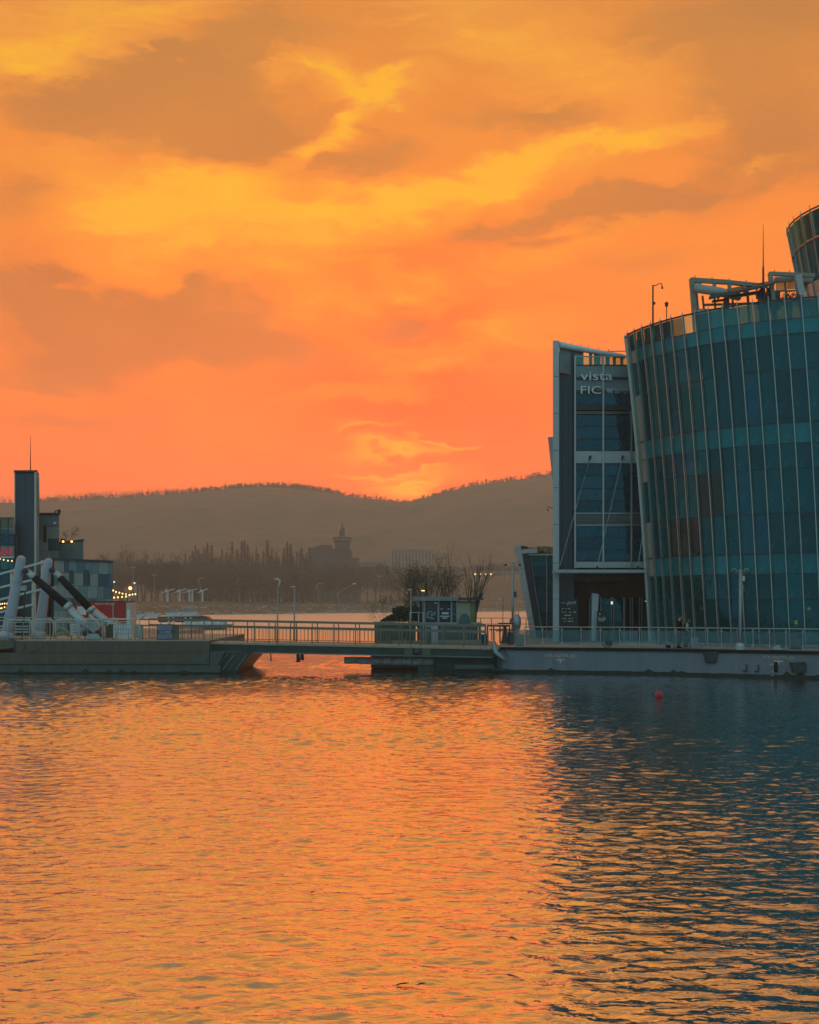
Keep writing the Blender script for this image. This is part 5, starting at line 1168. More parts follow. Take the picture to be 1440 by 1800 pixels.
for px in (224, 232):
    t = thing('floodlight_pole', 'short pole with two small floodlights right behind the pale cabinet' if px == 232 else 'short floodlight pole left behind the pale cabinet', 'light pole', P(px, 1100, 78))
    MB().cyl(P(px, 1100, 78), P(px, 1052, 78), .035, n=6).build('pole', M_dark, t)
    for s in (-1, 1): c = P(px + 2.2 * s, 1052, 78); MB().box(c.x - .06, c.x + .06, 77.95, 78.1, c.z - .05, c.z + .06).build('floodlight', M_steel, t)
# ================================================================== KIOSK PONTOON
KD = 69.0
M_kroof = mat('kiosk_grey', (0.20, 0.23, 0.235), .5, var=.08)
M_beige = mat('beige_wall', (0.46, 0.34, 0.22), .6, var=.06)
M_olive = mat('olive_wall', (0.20, 0.19, 0.06), .6, var=.1)
M_poster = mat('navy_poster', (0.012, 0.022, 0.06), .35, var=.2)
M_lattice = mat('teal_lattice', (0.055, 0.115, 0.12), .5, var=.2)
kp = thing('kiosk_platform', 'low floating platform under kiosk and planter behind the footbridge', 'pontoon', (X(760, 66.5), 66.5, 0))
MB().box(X(652, 67.2), X(884, 67.2), 67.2, 78, .1, 1.25).build('hull', M_rust, kp)
MB().box(X(652, 67.2), X(884, 67.2), 67.25, 78, 1.25, 1.32).build('deck', M_deck, kp)
MB().box(X(654, 67.2), X(882, 67.2), 67.3, 77, -.6, .1).build('boot_stripe', M_boot, kp)
KZ = 1.32
kk = thing('kiosk', 'small flat-roofed kiosk with dark poster windows and beige side wall', 'kiosk', (X(785, KD), KD, KZ))
zr0, zr1 = Z(1056.5, KD), Z(1049, KD)
MB().box(X(725, KD), X(805, KD), KD - .5, KD + 2.4, zr0, zr1).build('roof', M_kroof, kk, bevel=.02)
MB().box(X(805.3, KD), X(849, KD), KD - .3, KD + 2.4, Z(1054.5, KD), Z(1050.5, KD)).build('roof_extension', M_dark, kk)
MB().box(X(737, KD), X(805, KD), KD + .3, KD + 2.2, KZ, zr0).build('body', M_dark, kk)
MB().box(X(734, KD), X(806, KD), KD - .05, KD + .3, KZ, Z(1094, KD)).build('counter_front', M_lattice, kk)
MB().box(X(732, KD), X(847, KD), KD - .3, KD + .35, Z(1096.5, KD), Z(1094, KD)).build('counter_top', M_pale, kk)
for p in (736, 746.5, 771, 794, 804): MB().box(X(p, KD) - .05, X(p, KD) + .05, KD + .1, KD + .3, Z(1094, KD), zr0).build('window_post', M_pale, kk)
MB().box(X(748.5, KD), X(769.5, KD), KD + .22, KD + .28, Z(1093, KD), Z(1058, KD)).build('poster', M_poster, kk)
MB().box(X(773, KD), X(792.5, KD), KD + .22, KD + .28, Z(1093, KD), Z(1058, KD)).build('poster', M_black, kk)
for k in range(4): MB().box(X(796, KD), X(803, KD), KD + .2, KD + .28, Z(1092 - 8.5 * k, KD), Z(1085 - 8.5 * k, KD)).build('shelf_pane', G_tower, kk)
pr = random.Random(6)
for r_ in range(7):
    for c in range(5):
        if pr.random() < .6: MB().box(X(750.5 + c * 2.6, KD), X(752 + c * 2.6 + pr.random(), KD), KD + .205, KD + .215, Z(1087.5 - r_ * 2 + .4, KD), Z(1087.5 - r_ * 2 - .6, KD)).build('menu_mark', M_chalk, kk)
MB().box(X(764, KD), X(765.2, KD), KD + .205, KD + .215, Z(1080.5, KD), Z(1076, KD)).build('menu_mark', M_chalk, kk)
for a, b, y, h in ((774.5, 779, 1070.5, .7), (787, 791.5, 1070.5, .7), (777, 789, 1078, 1.6), (774, 791, 1083.3, .8), (778, 786.5, 1086.5, .8)): MB().box(X(a, KD), X(b, KD), KD + .205, KD + .215, Z(y + h, KD), Z(y - h, KD)).build('menu_mark', M_chalk, kk)
MB().box(X(805.5, KD), X(827, KD), KD + .1, KD + .2, KZ, Z(1059, KD)).build('side_wall', M_beige, kk)
MB().box(X(827.2, KD), X(836.5, KD), KD + .1, KD + 2, KZ, Z(1059, KD)).build('end_wall', M_olive, kk)
MB().box(X(836.6, KD), X(838, KD), KD, KD + .2, KZ, Z(1054.6, KD)).build('roof_post', M_dark, kk)
MB().box(X(804, KD), X(837, KD), KD, KD + .1, Z(1059, KD), Z(1057, KD)).build('side_wall_cap', M_dark, kk)
for a in (806, 816, 829): MB().box(X(a, KD), X(a + 7, KD), KD + .05, KD + .09, Z(1056.6, KD), Z(1055, KD)).build('top_light_strip', M_chalk, kk)
c = P(766, 1060, KD); MB().box(c.x - .08, c.x + .08, KD - .05, KD + .1, c.z - .05, c.z + .05).build('wall_light', M_chalk, kk)
for k in range(9): MB().box(X(735 + 12.2 * k, KD), X(741 + 12.2 * k, KD), KD - .32, KD - .29, Z(1098.2, KD), Z(1096.8, KD)).build('counter_marking', M_chalk, kk)
# oval-backed chair in front of the beige wall
ch = thing('rounded_chair', 'teal round-backed chair standing before the beige kiosk wall', 'chair', (X(817, 68.6), 68.6, KZ))
cc = P(817, 1096, 68.6)
MB().prism([cc + Vector((.34 * math.cos(q), 0, .62 * math.sin(q) * (1 if math.sin(q) > 0 else .3))) for q in np.linspace(0, 2 * math.pi, 16, endpoint=False)], (0, .1, 0)).build('backrest', M_lattice, ch)
MB().box(cc.x - .32, cc.x + .32, 68.1, 68.6, cc.z - .3, cc.z - .2).build('seat', M_lattice, ch)
for sx in (-.28, .28):
    for yy in (68.15, 68.6): MB().cyl((cc.x + sx, yy, KZ), (cc.x + sx, yy, cc.z - .3), .02, n=5).build('leg', M_steel, ch)
wl = thing('white_bench_lamp', 'tiny white twin lamp standing on the kiosk counter by the beige wall', 'lamp', P(813, 1094, 68.8))
MB().box(X(810.5, 68.8), X(816, 68.8), 68.75, 68.85, Z(1087, 68.8), Z(1085.4, 68.8)).build('head', M_chalk, wl); MB().cyl(P(814.5, 1094, 68.8), P(814.5, 1086, 68.8), .015, n=5).build('stem', M_chalk, wl)
# slatted screens in front of the kiosk
def screen(lab, x0, x1, y0, y1, d, n, m):
    t = thing('slatted_screen', lab, 'screen', (X((x0 + x1) / 2, d), d, KZ))
    for k in range(n): a = x0 + (x1 - x0) * k / n; MB().box(X(a, d) + .012, X(a + (x1 - x0) / n, d) - .012, d, d + .03, KZ, Z(y0 + .6, d)).build('slat', m, t)
    for y in (y0, y1): MB().box(X(x0, d), X(x1, d), d - .03, d, Z(y + .9, d), Z(y - .9, d)).build('cross_rail', M_pale, t)
screen('grey-blue slatted screen below the kiosk counter', 736, 846, 1099, 1126, 67.9, 22, M_lattice)
screen('low pale kerb wall of slabs in front of the slatted screen', 690, 848, 1127, 1130, 67.6, 6, M_tan)
# planter with evergreen hedge
M_planter = mat('planter_side', (0.075, 0.075, 0.048), .7, var=.2, grime=(.05, .045, .03))
pt = thing('hedge_planter', 'long planter box with dark clipped hedge left of the kiosk', 'planter', (X(695, 68), 68, KZ))
ps = [658, 676, 694, 712, 730]
for a, b in zip(ps[:-1], ps[1:]): MB().box(X(a, 68) + .01, X(b, 68) - .01, 68, 68.08, KZ, Z(1093.5 + (a - 658) * .035, 68)).build('side_board', M_planter, pt)
MB().box(X(658.5, 68), X(731, 68), 68.08, 70.5, KZ, Z(1097, 68)).build('soil_box', M_planter, pt)
MB().box(X(657, 68), X(733, 68), 67.96, 68.1, Z(1094, 68), Z(1092.5, 68)).build('rim', M_pale, pt)
M_hedge = mat('hedge_leaf', (0.018, 0.056, 0.032), .65, var=.5, scale=6.0)
mb = MB(); rs = random.Random(12)
for k in range(4200):
    px = rs.uniform(669, 737); top = 1081 + 12 * max(0, (690 - px) / 22) ** 1.2 if px < 690 else (1066 if 697 < px < 712 or 718 < px < 733 else 1069.5)
    y = rs.uniform(68.5, 70.2); u = rs.random() ** .75
    z = Z(1095, 68) + (Z(top + rs.uniform(-1.5, 1.5), 68) - Z(1095, 68)) * u
    c = Vector((X(px, 69), y, z)); n = Vector((rs.gauss(0, 1), rs.gauss(0, 1), rs.gauss(0, 1))).normalized(); e = n.orthogonal().normalized() * .06; g = n.cross(e)
    mb.add([c - e, c + g * .8, c + e, c - g * .8], [(0, 1, 2, 3)])
mb.build('hedge_foliage', M_hedge, pt)
# handrail frames by the bridge end
hr = thing('gate_frame', 'square pale pipe frame standing left of the kiosk windows', 'pipe frame', (X(732, 67.5), 67.5, KZ))
MB().tube([P(720, 1076.5, 67.5), P(744, 1076.5, 67.5), P(744.4, 1130, 67.5)], .03, 6).build('pipe', M_galv, hr); MB().cyl(P(721, 1076.5, 67.5), P(721, 1131, 67.5), .03, n=6).build('pipe', M_galv, hr); MB().cyl(P(736, 1076.5, 67.5), P(736, 1094, 67.5), .03, n=6).build('pipe', M_galv, hr)
pr_ = thing('stair_handrail', 'three slanting yellowish handrail braces behind the bridge railing', 'handrail', (X(700, 66.8), 66.8, KZ))
for x in (676, 708, 740): MB().tube([P(x, 1130, 66.8), P(x + 8.5, 1116, 66.8), P(x + 10, 1130, 66.8)], .035, 6).build('brace', M_olive, pr_)
cl_ = thing('lower_cabinet', 'plain grey-blue cabinet front between planter and slatted screen', 'cabinet', (X(757, 67.4), 67.4, KZ))
MB().box(X(748, 67.4), X(770, 67.4), 67.4, 67.9, KZ, Z(1099, 67.4)).build('body', M_tube, cl_, bevel=.02); MB().box(X(749.5, 67.4), X(758, 67.4), 67.37, 67.4, KZ + .1, Z(1101, 67.4)).build('door', M_lattice, cl_)
lamp('slim lamp post with short flat head in front of the hedge', 722.5, 67.3, 1131, 1037, 'flat')
fl2 = thing('festival_light', 'orange cylinder lamp hanging on a thin pole over the kiosk roof', 'lamp', P(743.5, 1050, 68.2))
MB().cyl(P(743.5, 1096, 68.2), P(743.5, 1040, 68.2), .02, n=6).build('pole', M_steel, fl2); MB().cyl(P(743.8, 1036, 68.2), P(744.2, 1024, 68.2), .07, .09, 8).build('housing', mat('orange_brown', (.30, .13, .04), .5), fl2); MB().cyl(P(743.7, 1039, 68.2), P(743.8, 1037.6, 68.2), .10, n=8).build('lens', E_warm, fl2)
MB().cyl(P(739.5, 1038, 68.2), P(738.6, 1025, 68.2), .06, .05, 6).build('side_housing', M_olive, fl2)

# ---- bare trees and shrubs behind the kiosk
M_bark = mat('bare_bark', (0.085, 0.075, 0.058), .9, var=.3, scale=6.0)
M_leafo = mat('olive_leaf', (0.055, 0.075, 0.026), .75, var=.5, scale=6.0)
def branch(mb, p, d, L, r, depth, rs, spread=.5, up=.25, tips=None, kids_=3, taper=.62):
    n = 4 if L > .6 else 3; pts = [p]; q = p.copy(); dd = d.copy()
    for k in range(n):
        dd = (dd + Vector((rs.gauss(0, .10), rs.gauss(0, .10), up * .12))).normalized(); q = q + dd * (L / n); pts.append(q.copy())
    mb.tube(pts, [r * (1 - .5 * k / n) for k in range(n + 1)], 5 if r > .03 else 3, False)
    if depth == 0:
        if tips is not None: tips.append((q, dd))
        return
    for k in range(kids_ + (1 if rs.random() < .4 else 0)):
        f = rs.uniform(.45, 1.0); i = min(int(f * n), n - 1); b = pts[i].lerp(pts[i + 1], f * n - i)
        o = Vector((rs.gauss(0, 1), rs.gauss(0, 1), rs.gauss(0, .5))); o = (o - dd * o.dot(dd)).normalized()
        branch(mb, b, (dd + o * spread * rs.uniform(.6, 1.3) + Vector((0, 0, up))).normalized(), L * rs.uniform(.5, .8), r * taper * (1 - .4 * f), depth - 1, rs, spread, up, tips, kids_, taper)
def leaves(mb, tips, rs, n, sc, size):
    for q, dd in tips:
        for k in range(n):
            c = q + Vector((rs.gauss(0, sc), rs.gauss(0, sc), rs.gauss(0, sc))) - dd * rs.random() * sc * 2
            e = Vector((rs.gauss(0, 1), rs.gauss(0, 1), rs.gauss(0, 1))).normalized() * size; g = e.orthogonal().normalized() * size * .45
            mb.add([c - e, c + g, c + e, c - g], [(0, 1, 2, 3)])
def tree(name, lab, cat, base, stems, depth, seed, L, r, spread=.5, up=.25, lv=0, lm=None, grp=None, kids_=3, lsize=.07):
    t = thing(name, lab, cat, base, group=grp); rs = random.Random(seed); mb = MB(); tips = []
    for dvec, k in stems: branch(mb, Vector(base) + Vector((dvec[0] * .1, dvec[1] * .1, 0)), Vector(dvec).normalized(), L * k, r * k, depth, rs, spread, up, tips, kids_)
    mb.build('trunk', M_bark, t)
    if lv:
        m2 = MB(); leaves(m2, tips, rs, lv, .13, lsize); m2.build('crown', lm or M_leafo, t)
    return t
TB = KZ - .05
tree('shrub_tree', 'bushy half-bare tree rising behind the kiosk roof, leaning left', 'tree', (X(765, 73), 73, TB), [((-.45, 0, 1), 1.05), ((-.15, .1, 1), 1.1), ((.12, 0, 1), 1.1), ((.26, -.1, 1), .95), ((-.3, -.1, 1), 1.05), ((-.7, .1, 1), .9)], 3, 5, 2.5, .085, .45, .20, 6, kids_=4, lsize=.055)
tree('bare_tree', 'tall bare forked tree at the right behind the kiosk roof', 'tree', (X(829, 73.5), 73.5, TB), [((.12, 0, 1), 1.25), ((.28, .05, 1), 1.15), ((.02, -.1, 1), .9)], 3, 14, 2.45, .085, .40, .28, 0, kids_=3)
tree('bare_tree', 'thin bare sapling between the bushy tree and the forked tree', 'tree', (X(817, 73), 73, TB), [((-.05, 0, 1), 1.2), ((-.2, .1, 1), .8)], 3, 23, 2.7, .06, .28, .4, 0, kids_=2)
tree('bare_tree', 'single upright whip-like stem close right of the bushy tree', 'tree', (X(796, 73), 73, TB), [((.02, 0, 1), 1.35)], 2, 31, 2.9, .028, .25, .5, 0, kids_=1)
tree('wispy_shrub', 'wispy pale leafless shrub at the left end of the hedge', 'shrub', (X(672, 69.5), 69.5, KZ + 1.0), [((-.5, 0, 1), .9), ((.1, .1, 1), 1.1), ((.45, 0, 1), .8), ((-.15, -.2, 1), 1.0), ((-.8, 0, .8), .7)], 3, 41, 1.0, .014, .5, .2, 2, kids_=3, lsize=.03)
tree('terrace_bush', 'small bare bush on the roof terrace between two warm lamps', 'bush', (X(122, 94.5), 94.5, Z(953, 94.5)), [((-.5, 0, 1), .9), ((.1, .1, 1), 1.1), ((.6, 0, 1), .9)], 2, 47, .7, .02, .6, .05, 2)

# ---- right end of the kiosk deck: lamp with two hooks, table, figure
def hook_lamp(lab, px, d, ytop, z0=DK, box_=True, sc=1.0, base=False):
    t = thing('hooked_lamp_post', lab, 'lamp post', (X(px, d), d, z0), group='deck lamp posts with paired hooks')
    x = X(px, d); zt4 = Z(ytop, d)
    MB().cyl((x, d, z0), (x, d, zt4), .085 * sc, .065 * sc, 10).build('pole', M_steel, t, True)
    for s in (-1, 1):
        MB().tube([(x, d, zt4 - .06), (x + s * .16, d, zt4 - .10), (x + s * .30, d, zt4 + .05), (x + s * .42, d, zt4 + .03), (x + s * .44, d, zt4 - .12)], .028, 6).build('arm', M_steel, t, True)
        MB().lathe((x + s * .44, d, zt4 - .24), [(.10, 0), (.09, .07), (.03, .13)], 8).build('lamp_head', M_dark, t)
    if box_:
        MB().box(x + .07, x + .24, d - .08, d + .08, Z(ytop + 62, d), Z(ytop + 52, d)).build('control_box', M_tealpanel, t)
        MB().box(x - .12, x + .12, d - .04, d + .04, Z(ytop + 34, d), Z(ytop + 32.5, d)).build('bracket', M_steel, t)
    if base:
        MB().lathe((x, d, z0), [(.24, 0), (.24, .2), (.16, .34), (.10, .36)], 8).build('concrete_foot', M_white, t)
        for y in (30, 47): MB().tube([(x + .05, d, Z(ytop + y - 20, d)), (x + .16, d, Z(ytop + y - 18, d)), (x + .2, d, Z(ytop + y - 8, d))], .035, 6).build('camera_arm', M_steel, t, True)
        MB().box(x + .12, x + .22, d - .05, d + .05, Z(ytop + 20, d), Z(ytop + 12, d)).build('camera', M_whitepaint, t)
hook_lamp('lamp post with paired hooks and a small box, left of the leaning annex fin', 901.5, 70.5, 988, z0=1.35)
hook_lamp('lamp post with paired hooks before the curved glass front on a white foot', 1301.5, 59.6, 1001, base=True, box_=False)
an_ = thing('thin_mast', 'very thin whip mast standing behind the bar table at the deck end', 'mast', P(884, 1130, 68)); MB().cyl(P(884, 1130, 68), P(884.5, 1050, 68), .018, n=5).build('mast', M_dark, an_)
tb = thing('bar_table', 'dark bar table and counter at the left end of the right-hand deck', 'table', P(880, 1130, 66))
for a, b, y, h, dd in ((857, 896, 1100, 1.4, 66), (876, 902, 1096, 1.2, 66.6), (860, 905, 1107, .8, 66.2)): MB().box(X(a, dd), X(b, dd), dd - .3, dd + .3, Z(y + h, dd), Z(y - h, dd)).build('top', M_dark, tb)
for px in (857, 868, 879, 888, 896): MB().cyl(P(px, 1131, 66), P(px, 1100, 66), .04 if px != 888 else .09, n=8).build('leg', M_dark if px != 868 else M_railp, tb)
MB().lathe(P(888, 1131, 66), [(.26, 0), (.2, .08), (.10, .5), (.1, .9)], 8).build('heavy_foot', M_dark, tb)
for px in (872, 876, 880): MB().box(X(px, 66.2), X(px + 2.6, 66.2), 66.1, 66.3, Z(1110, 66.2), Z(1106, 66.2)).build('glass_jar', M_chalk, tb)
for lab, a, b, y0, d, m in (('dark bin standing left of the bar table', 847, 858, 1116, 66.4, M_tealpanel), ('olive box bin under the hooked lamp post', 893, 903, 1112, 67, M_lattice), ('pale grey cabinet at the glass railing start', 908, 921, 1116, 64.6, M_greypanel)):
    t = thing('deck_cabinet', lab, 'cabinet', (X((a + b) / 2, d), d, DK)); MB().box(X(a, d), X(b, d), d, d + .5, DK, Z(y0, d)).build('body', m, t, bevel=.02); MB().box(X(a, d) - .02, X(b, d) + .02, d - .02, d + .52, Z(y0, d), Z(y0, d) + .04).build('lid', M_pale, t)
    MB().box(X(a, d) + .05, X(b, d) - .05, d - .02, d, DK + .08, Z(y0, d) - .06).build('door', m, t)
st = thing('eared_statue', 'grey blob-like statue with two tall ears on a post at the deck end', 'statue', P(908, 1120, 68.5))
c = P(908.5, 1090, 68.5)
MB().lathe((c.x, 68.5, c.z - .62), [(.10, 0), (.22, .12), (.27, .45), (.24, .75), (.14, .92), (.04, .97)], 12).build('body', M_steel, st, True)
for s in (-1, 1): MB().cyl((c.x + s * .09, 68.5, c.z + .25), (c.x + s * .10, 68.5, c.z + .58), .03, .02, 6).build('ear', mat('dull_red', (.25, .08, .05), .6), st)
MB().tube([(c.x - .2, 68.5, c.z + .1), (c.x - .38, 68.5, c.z), (c.x - .36, 68.5, c.z - .25)], .06, 6).build('arm', M_dark, st, True)
MB().cyl((c.x, 68.5, DK), (c.x, 68.5, c.z - .55), .16, n=10).build('plinth', M_steel, st)
fr_ = thing('far_railing', 'thin dark wire railing at the far edge of the deck behind the kiosk', 'railing', P(880, 1125, 76))
for y in (1086.5, 1097): MB().cyl(P(838, y, 76), P(936, y, 76), .02, n=5).build('wire', M_dark, fr_)
for px in (845, 864, 884, 904, 925): MB().cyl(P(px, 1126, 76), P(px, 1086, 76), .025, n=5).build('post', M_dark, fr_)

# ---- deck clutter on the right pontoon
def deckbox(name, lab, cat, a, b, y0, d, m): 
    t = thing(name, lab, cat, (X((a + b) / 2, d), d, DK)); MB().box(X(a, d), X(b, d), d, d + .5, DK, Z(y0, d) - .04).build('body', m, t, bevel=.02); MB().box(X(a, d) - .03, X(b, d) + .03, d - .03, d + .53, Z(y0, d) - .04, Z(y0, d)).build('lid', m, t); return t
deckbox('planter_box', 'white square planter right of the two people', 'planter', 1216, 1227, 1121, 61.3, M_white)
deckbox('air_unit', 'teal grille box before the glass near the right picture edge', 'unit', 1395, 1409, 1123, 60, M_lattice)
dm = thing('half_dome', 'white half-disc shaped cover standing at the deck edge below the railing', 'cover', (X(1370, 58.9), 58.9, DK))
MB().prism([Vector((X(1370, 58.9), 58.8, DK - .02)) + Vector((.38 * math.cos(q), 0, .30 * math.sin(q))) for q in np.linspace(0, math.pi, 14)], (0, .3, 0)).build('cover', M_white, dm)
MB().box(X(1370, 58.9) - .42, X(1370, 58.9) + .42, 58.75, 59.15, DK, DK + .03).build('base', M_dark, dm)
fld = thing('deck_floodlight', 'dark box floodlight on a bracket at the deck edge, centre of the tower', 'floodlight', P(1069, 1137, 62.2))
c = P(1070, 1131, 62.2); MB().box(c.x - .17, c.x + .17, 62.0, 62.3, c.z - .1, c.z + .14).build('housing', M_dark, fld, bevel=.02); MB().tube([c + Vector((-.1, .1, -.25)), c + Vector((-.4, .1, .0)), c + Vector((-.12, .1, .02))], .03, 6).build('bracket', M_dark, fld)
for px in (1069, 1073): MB().cyl(P(px, 1140, 62.2), P(px, 1134, 62.2), .03, n=6).build('leg', M_dark, fld)
bu = thing('buoy', 'round pinkish red buoy floating before the glass building', 'buoy', (X(1158.5, 46.8), 46.8, 0.0))
MB().ball((X(1158.5, 46.8), 46.8, .12), .175, 16, 10).build('float_ball', mat('buoy_red', (.50, .045, .075), .45, var=.12, grime=(.3, .06, .08)), bu, True)
MB().cyl((X(1158.5, 46.8), 46.8, .28), (X(1158.5, 46.8), 46.8, .33), .03, n=8).build('eye_ring', M_dark, bu)
for lab, px, py, L in (('small dark twig floating near the bottom centre of the river', 708, 1733, .13), ('second dark twig just right of the first at the bottom centre', 741, 1733, .09), ('tiny dark scrap floating mid-river left of centre', 550, 1571, .05)):
    d = F * H / (py - HY); x = X(px, d); t = thing('floating_twig', lab, 'twig', (x, d, 0.02))
    MB().tube([(x - L / 2, d - .03, .02), (x - L * .1, d, .024), (x + L * .2, d + .02, .022), (x + L / 2, d + .01, .026)], [.005, .008, .007, .003], 5).build('stick', M_rubber, t); MB().tube([(x, d, .024), (x + L * .25, d - .03, .03)], [.004, .002], 4).build('side_shoot', M_rubber, t)

# ================================================================== PEOPLE
def skin_body(name, joints, edges, parent, m, sub=1):
    me = bpy.data.meshes.new(name); me.from_pydata([Vector(j[0]) for j in joints], edges, [])
    o = bpy.data.objects.new(name, me); put(o, parent)
    md = o.modifiers.new('skin', 'SKIN'); md.use_smooth_shade = True
    for k, j in enumerate(joints):
        sv = me.skin_vertices[0].data[k]; sv.radius = (j[1], j[1] if len(j) < 3 else j[2]); sv.use_root = (k == 0)
    sb = o.modifiers.new('subsurf', 'SUBSURF'); sb.levels = sub; sb.render_levels = sub
    me.materials.append(m); return o
M_skin = mat('skin', (.42, .26, .19), .6, var=.05)
M_coat = mat('dark_brown_coat', (.024, .012, .008), .9, var=.25, scale=6, spec=.1)
M_navy = mat('navy_cloth', (.008, .010, .018), .9, var=.25, scale=6, spec=.1)
M_sleeve = mat('pale_yellow_cloth', (.42, .40, .26), .8, var=.1)
M_hair = mat('black_hair', (.012, .010, .009), .5, var=.2)
M_shoe = mat('white_shoe', (.6, .6, .6), .6)
def person(lab, x, y, h, face, coat_len, m_coat, m_leg, m_sleeve, m_shoe, hair_long, arms):
    s = h / 1.75; t = thing('person', lab, 'person', (x, y, DK))
    b = lambda px, py, pz: (face * px * s, py * s, pz * s)      # face: +1 looks right
    J = [(b(0, 0, .98), .13 * s, .16 * s), (b(.01, 0, 1.20), .12 * s, .16 * s), (b(.02, 0, 1.40), .11 * s, .17 * s), (b(.05, 0, 1.50), .055 * s), (b(.08, 0, 1.58), .065 * s), (b(.10, 0, 1.67), .085 * s, .075 * s),
         (b(.01, -.09, .88), .09 * s), (b(.04, -.10, .50), .062 * s), (b(.0, -.10, .09), .042 * s), (b(.14, -.11, .035), .04 * s),
         (b(-.01, .09, .88), .09 * s), (b(-.02, .10, .50), .062 * s), (b(-.08, .10, .09), .042 * s), (b(.06, .11, .035), .04 * s),
         (b(.02, -.20, 1.40), .062 * s), (b(*arms[0]), .045 * s), (b(*arms[1]), .034 * s), (b(.02, .20, 1.40), .062 * s), (b(*arms[2]), .045 * s), (b(*arms[3]), .034 * s)]
    E = [(0, 1), (1, 2), (2, 3), (3, 4), (4, 5), (0, 6), (6, 7), (7, 8), (8, 9), (0, 10), (10, 11), (11, 12), (12, 13), (2, 14), (14, 15), (15, 16), (2, 17), (17, 18), (18, 19)]
    skin_body('body', J, E, t, M_skin)
    bx = Vector((x, y, DK)); V3 = lambda p: bx + Vector(b(*p))
    # coat: rings round the torso, open hem
    mb = MB(); rings_ = [(1.47, .085, .12, .04), (1.42, .15, .22, .02), (1.25, .165, .225, .01), (1.02, .165, .215, .0), (.80, .19, .225, .0), (coat_len, .20, .22, .0)]
    vs = []; n = 14
    for z, rx, ry, ox in rings_:
        for k in range(n): q = 2 * math.pi * k / n; vs.append(V3((ox + rx * math.cos(q), ry * math.sin(q), z)))
    mb.add(vs, [(i * n + k, i * n + (k + 1) % n, (i + 1) * n + (k + 1) % n, (i + 1) * n + k) for i in range(5) for k in range(n)] + [tuple(range(n))])
    mb.build('coat', m_coat, t, True)
    for a, e_, w in (((.02, -.20, 1.41), arms[0], arms[1]), ((.02, .20, 1.41), arms[2], arms[3])):
        w2 = tuple(e_[i] + (w[i] - e_[i]) * .9 for i in range(3)); MB().tube([V3(a), V3(e_), V3(w2)], [.085 * s, .066 * s, .05 * s], 9).build('sleeve', m_sleeve, t, True)
        hp = V3(w); dr = (V3(w) - V3(e_)).normalized()
        hm = MB(); hm.ball(hp + dr * .04 * s, .04 * s, 7, 5, (1, .6, 1.1))
        for k in range(4): o_ = Vector((0, (k - 1.5) * .019 * s, 0)); hm.tube([hp + dr * .06 * s + o_, hp + dr * (.105 + .012 * (1 - abs(k - 1.3))) * s + o_, hp + dr * .135 * s + o_ + Vector((0, 0, -.025 * s))], [.010 * s, .009 * s, .007 * s], 5)
        hm.tube([hp + dr * .02 * s + Vector((0, -.035 * s, 0)), hp + dr * .07 * s + Vector((0, -.06 * s, .01 * s))], [.011 * s, .008 * s], 5)
        hm.build('hand', M_skin, t, True)
    for i, (k0, k1, k2) in enumerate(((6, 7, 8), (10, 11, 12))):
        MB().tube([bx + Vector(J[k][0]) for k in (k0, k1, k2)], [.105 * s, .082 * s, .065 * s], 10).build('trouser_leg', m_leg, t, True)
        f0, f1 = bx + Vector(J[k2][0]), bx + Vector(J[k2 + 1][0]); MB().tube([f0 + Vector((-face * .05 * s, 0, -.05 * s)), f0 + Vector((face * .05 * s, 0, -.04 * s)), f1 + Vector((face * .03 * s, 0, 0))], [.045 * s, .05 * s, .035 * s], 8).build('shoe', m_shoe, t, True)
    hc = V3((.10, 0, 1.665)); fx = face * s
    mb = MB(); mb.ball(hc + Vector((-.02 * fx, 0, .03 * s)), .108 * s, 12, 8, (1.0, .95, .92))
    if hair_long: mb.ball(hc + Vector((-.06 * fx, 0, -.08 * s)), .095 * s, 10, 7, (.7, .95, 1.5))
    mb.build('hair', M_hair, t, True)
    f = MB(); f.ball(hc + Vector((.035 * fx, 0, -.025 * s)), .088 * s, 12, 8, (.85, .8, 1.05)); f.build('face', M_skin, t, True)
    MB().ball(hc + Vector((.115 * fx, 0, -.03 * s)), .02 * s, 6, 5, (1.2, .7, 1.2)).build('nose', M_skin, t, True)
    for sy in (-1, 1):
        MB().ball(hc + Vector((.095 * fx, sy * .032 * s, -.005 * s)), .011 * s, 6, 4).build('eye', M_hair, t); MB().ball(hc + Vector((.01 * fx, sy * .073 * s, -.02 * s)), .022 * s, 6, 4, (.8, .4, 1.2)).build('ear', M_skin, t)
    MB().box(min(hc.x + .095 * fx, hc.x + .105 * fx), max(hc.x + .095 * fx, hc.x + .105 * fx), hc.y - .022 * s, hc.y + .022 * s, hc.z - .075 * s, hc.z - .066 * s).build('mouth', M_intred, t)
    return t
PDp = 61.7
person('taller person in a long dark brown coat pushing a folded pushchair, facing right', X(1193, PDp), PDp, 1.80, 1, .34, M_coat, M_navy, M_coat, M_rubber, False, ((-.12, -.26, 1.16), (-.06, -.30, .92), (.10, .27, 1.14), (.28, .20, 1.06)))
person('shorter person with black hair and pale sleeve in white shoes, beside the taller one', X(1207, PDp), PDp + .05, 1.60, 1, .86, M_navy, M_navy, M_sleeve, M_shoe, True, ((-.06, -.25, 1.14), (.10, -.28, .94), (.12, .25, 1.16), (.30, .20, 1.12)))
pc = thing('pushchair', 'small dark pushchair at the left of the two people on the deck', 'pushchair', (X(1182, PDp), PDp, DK)); px0 = X(1182, PDp)
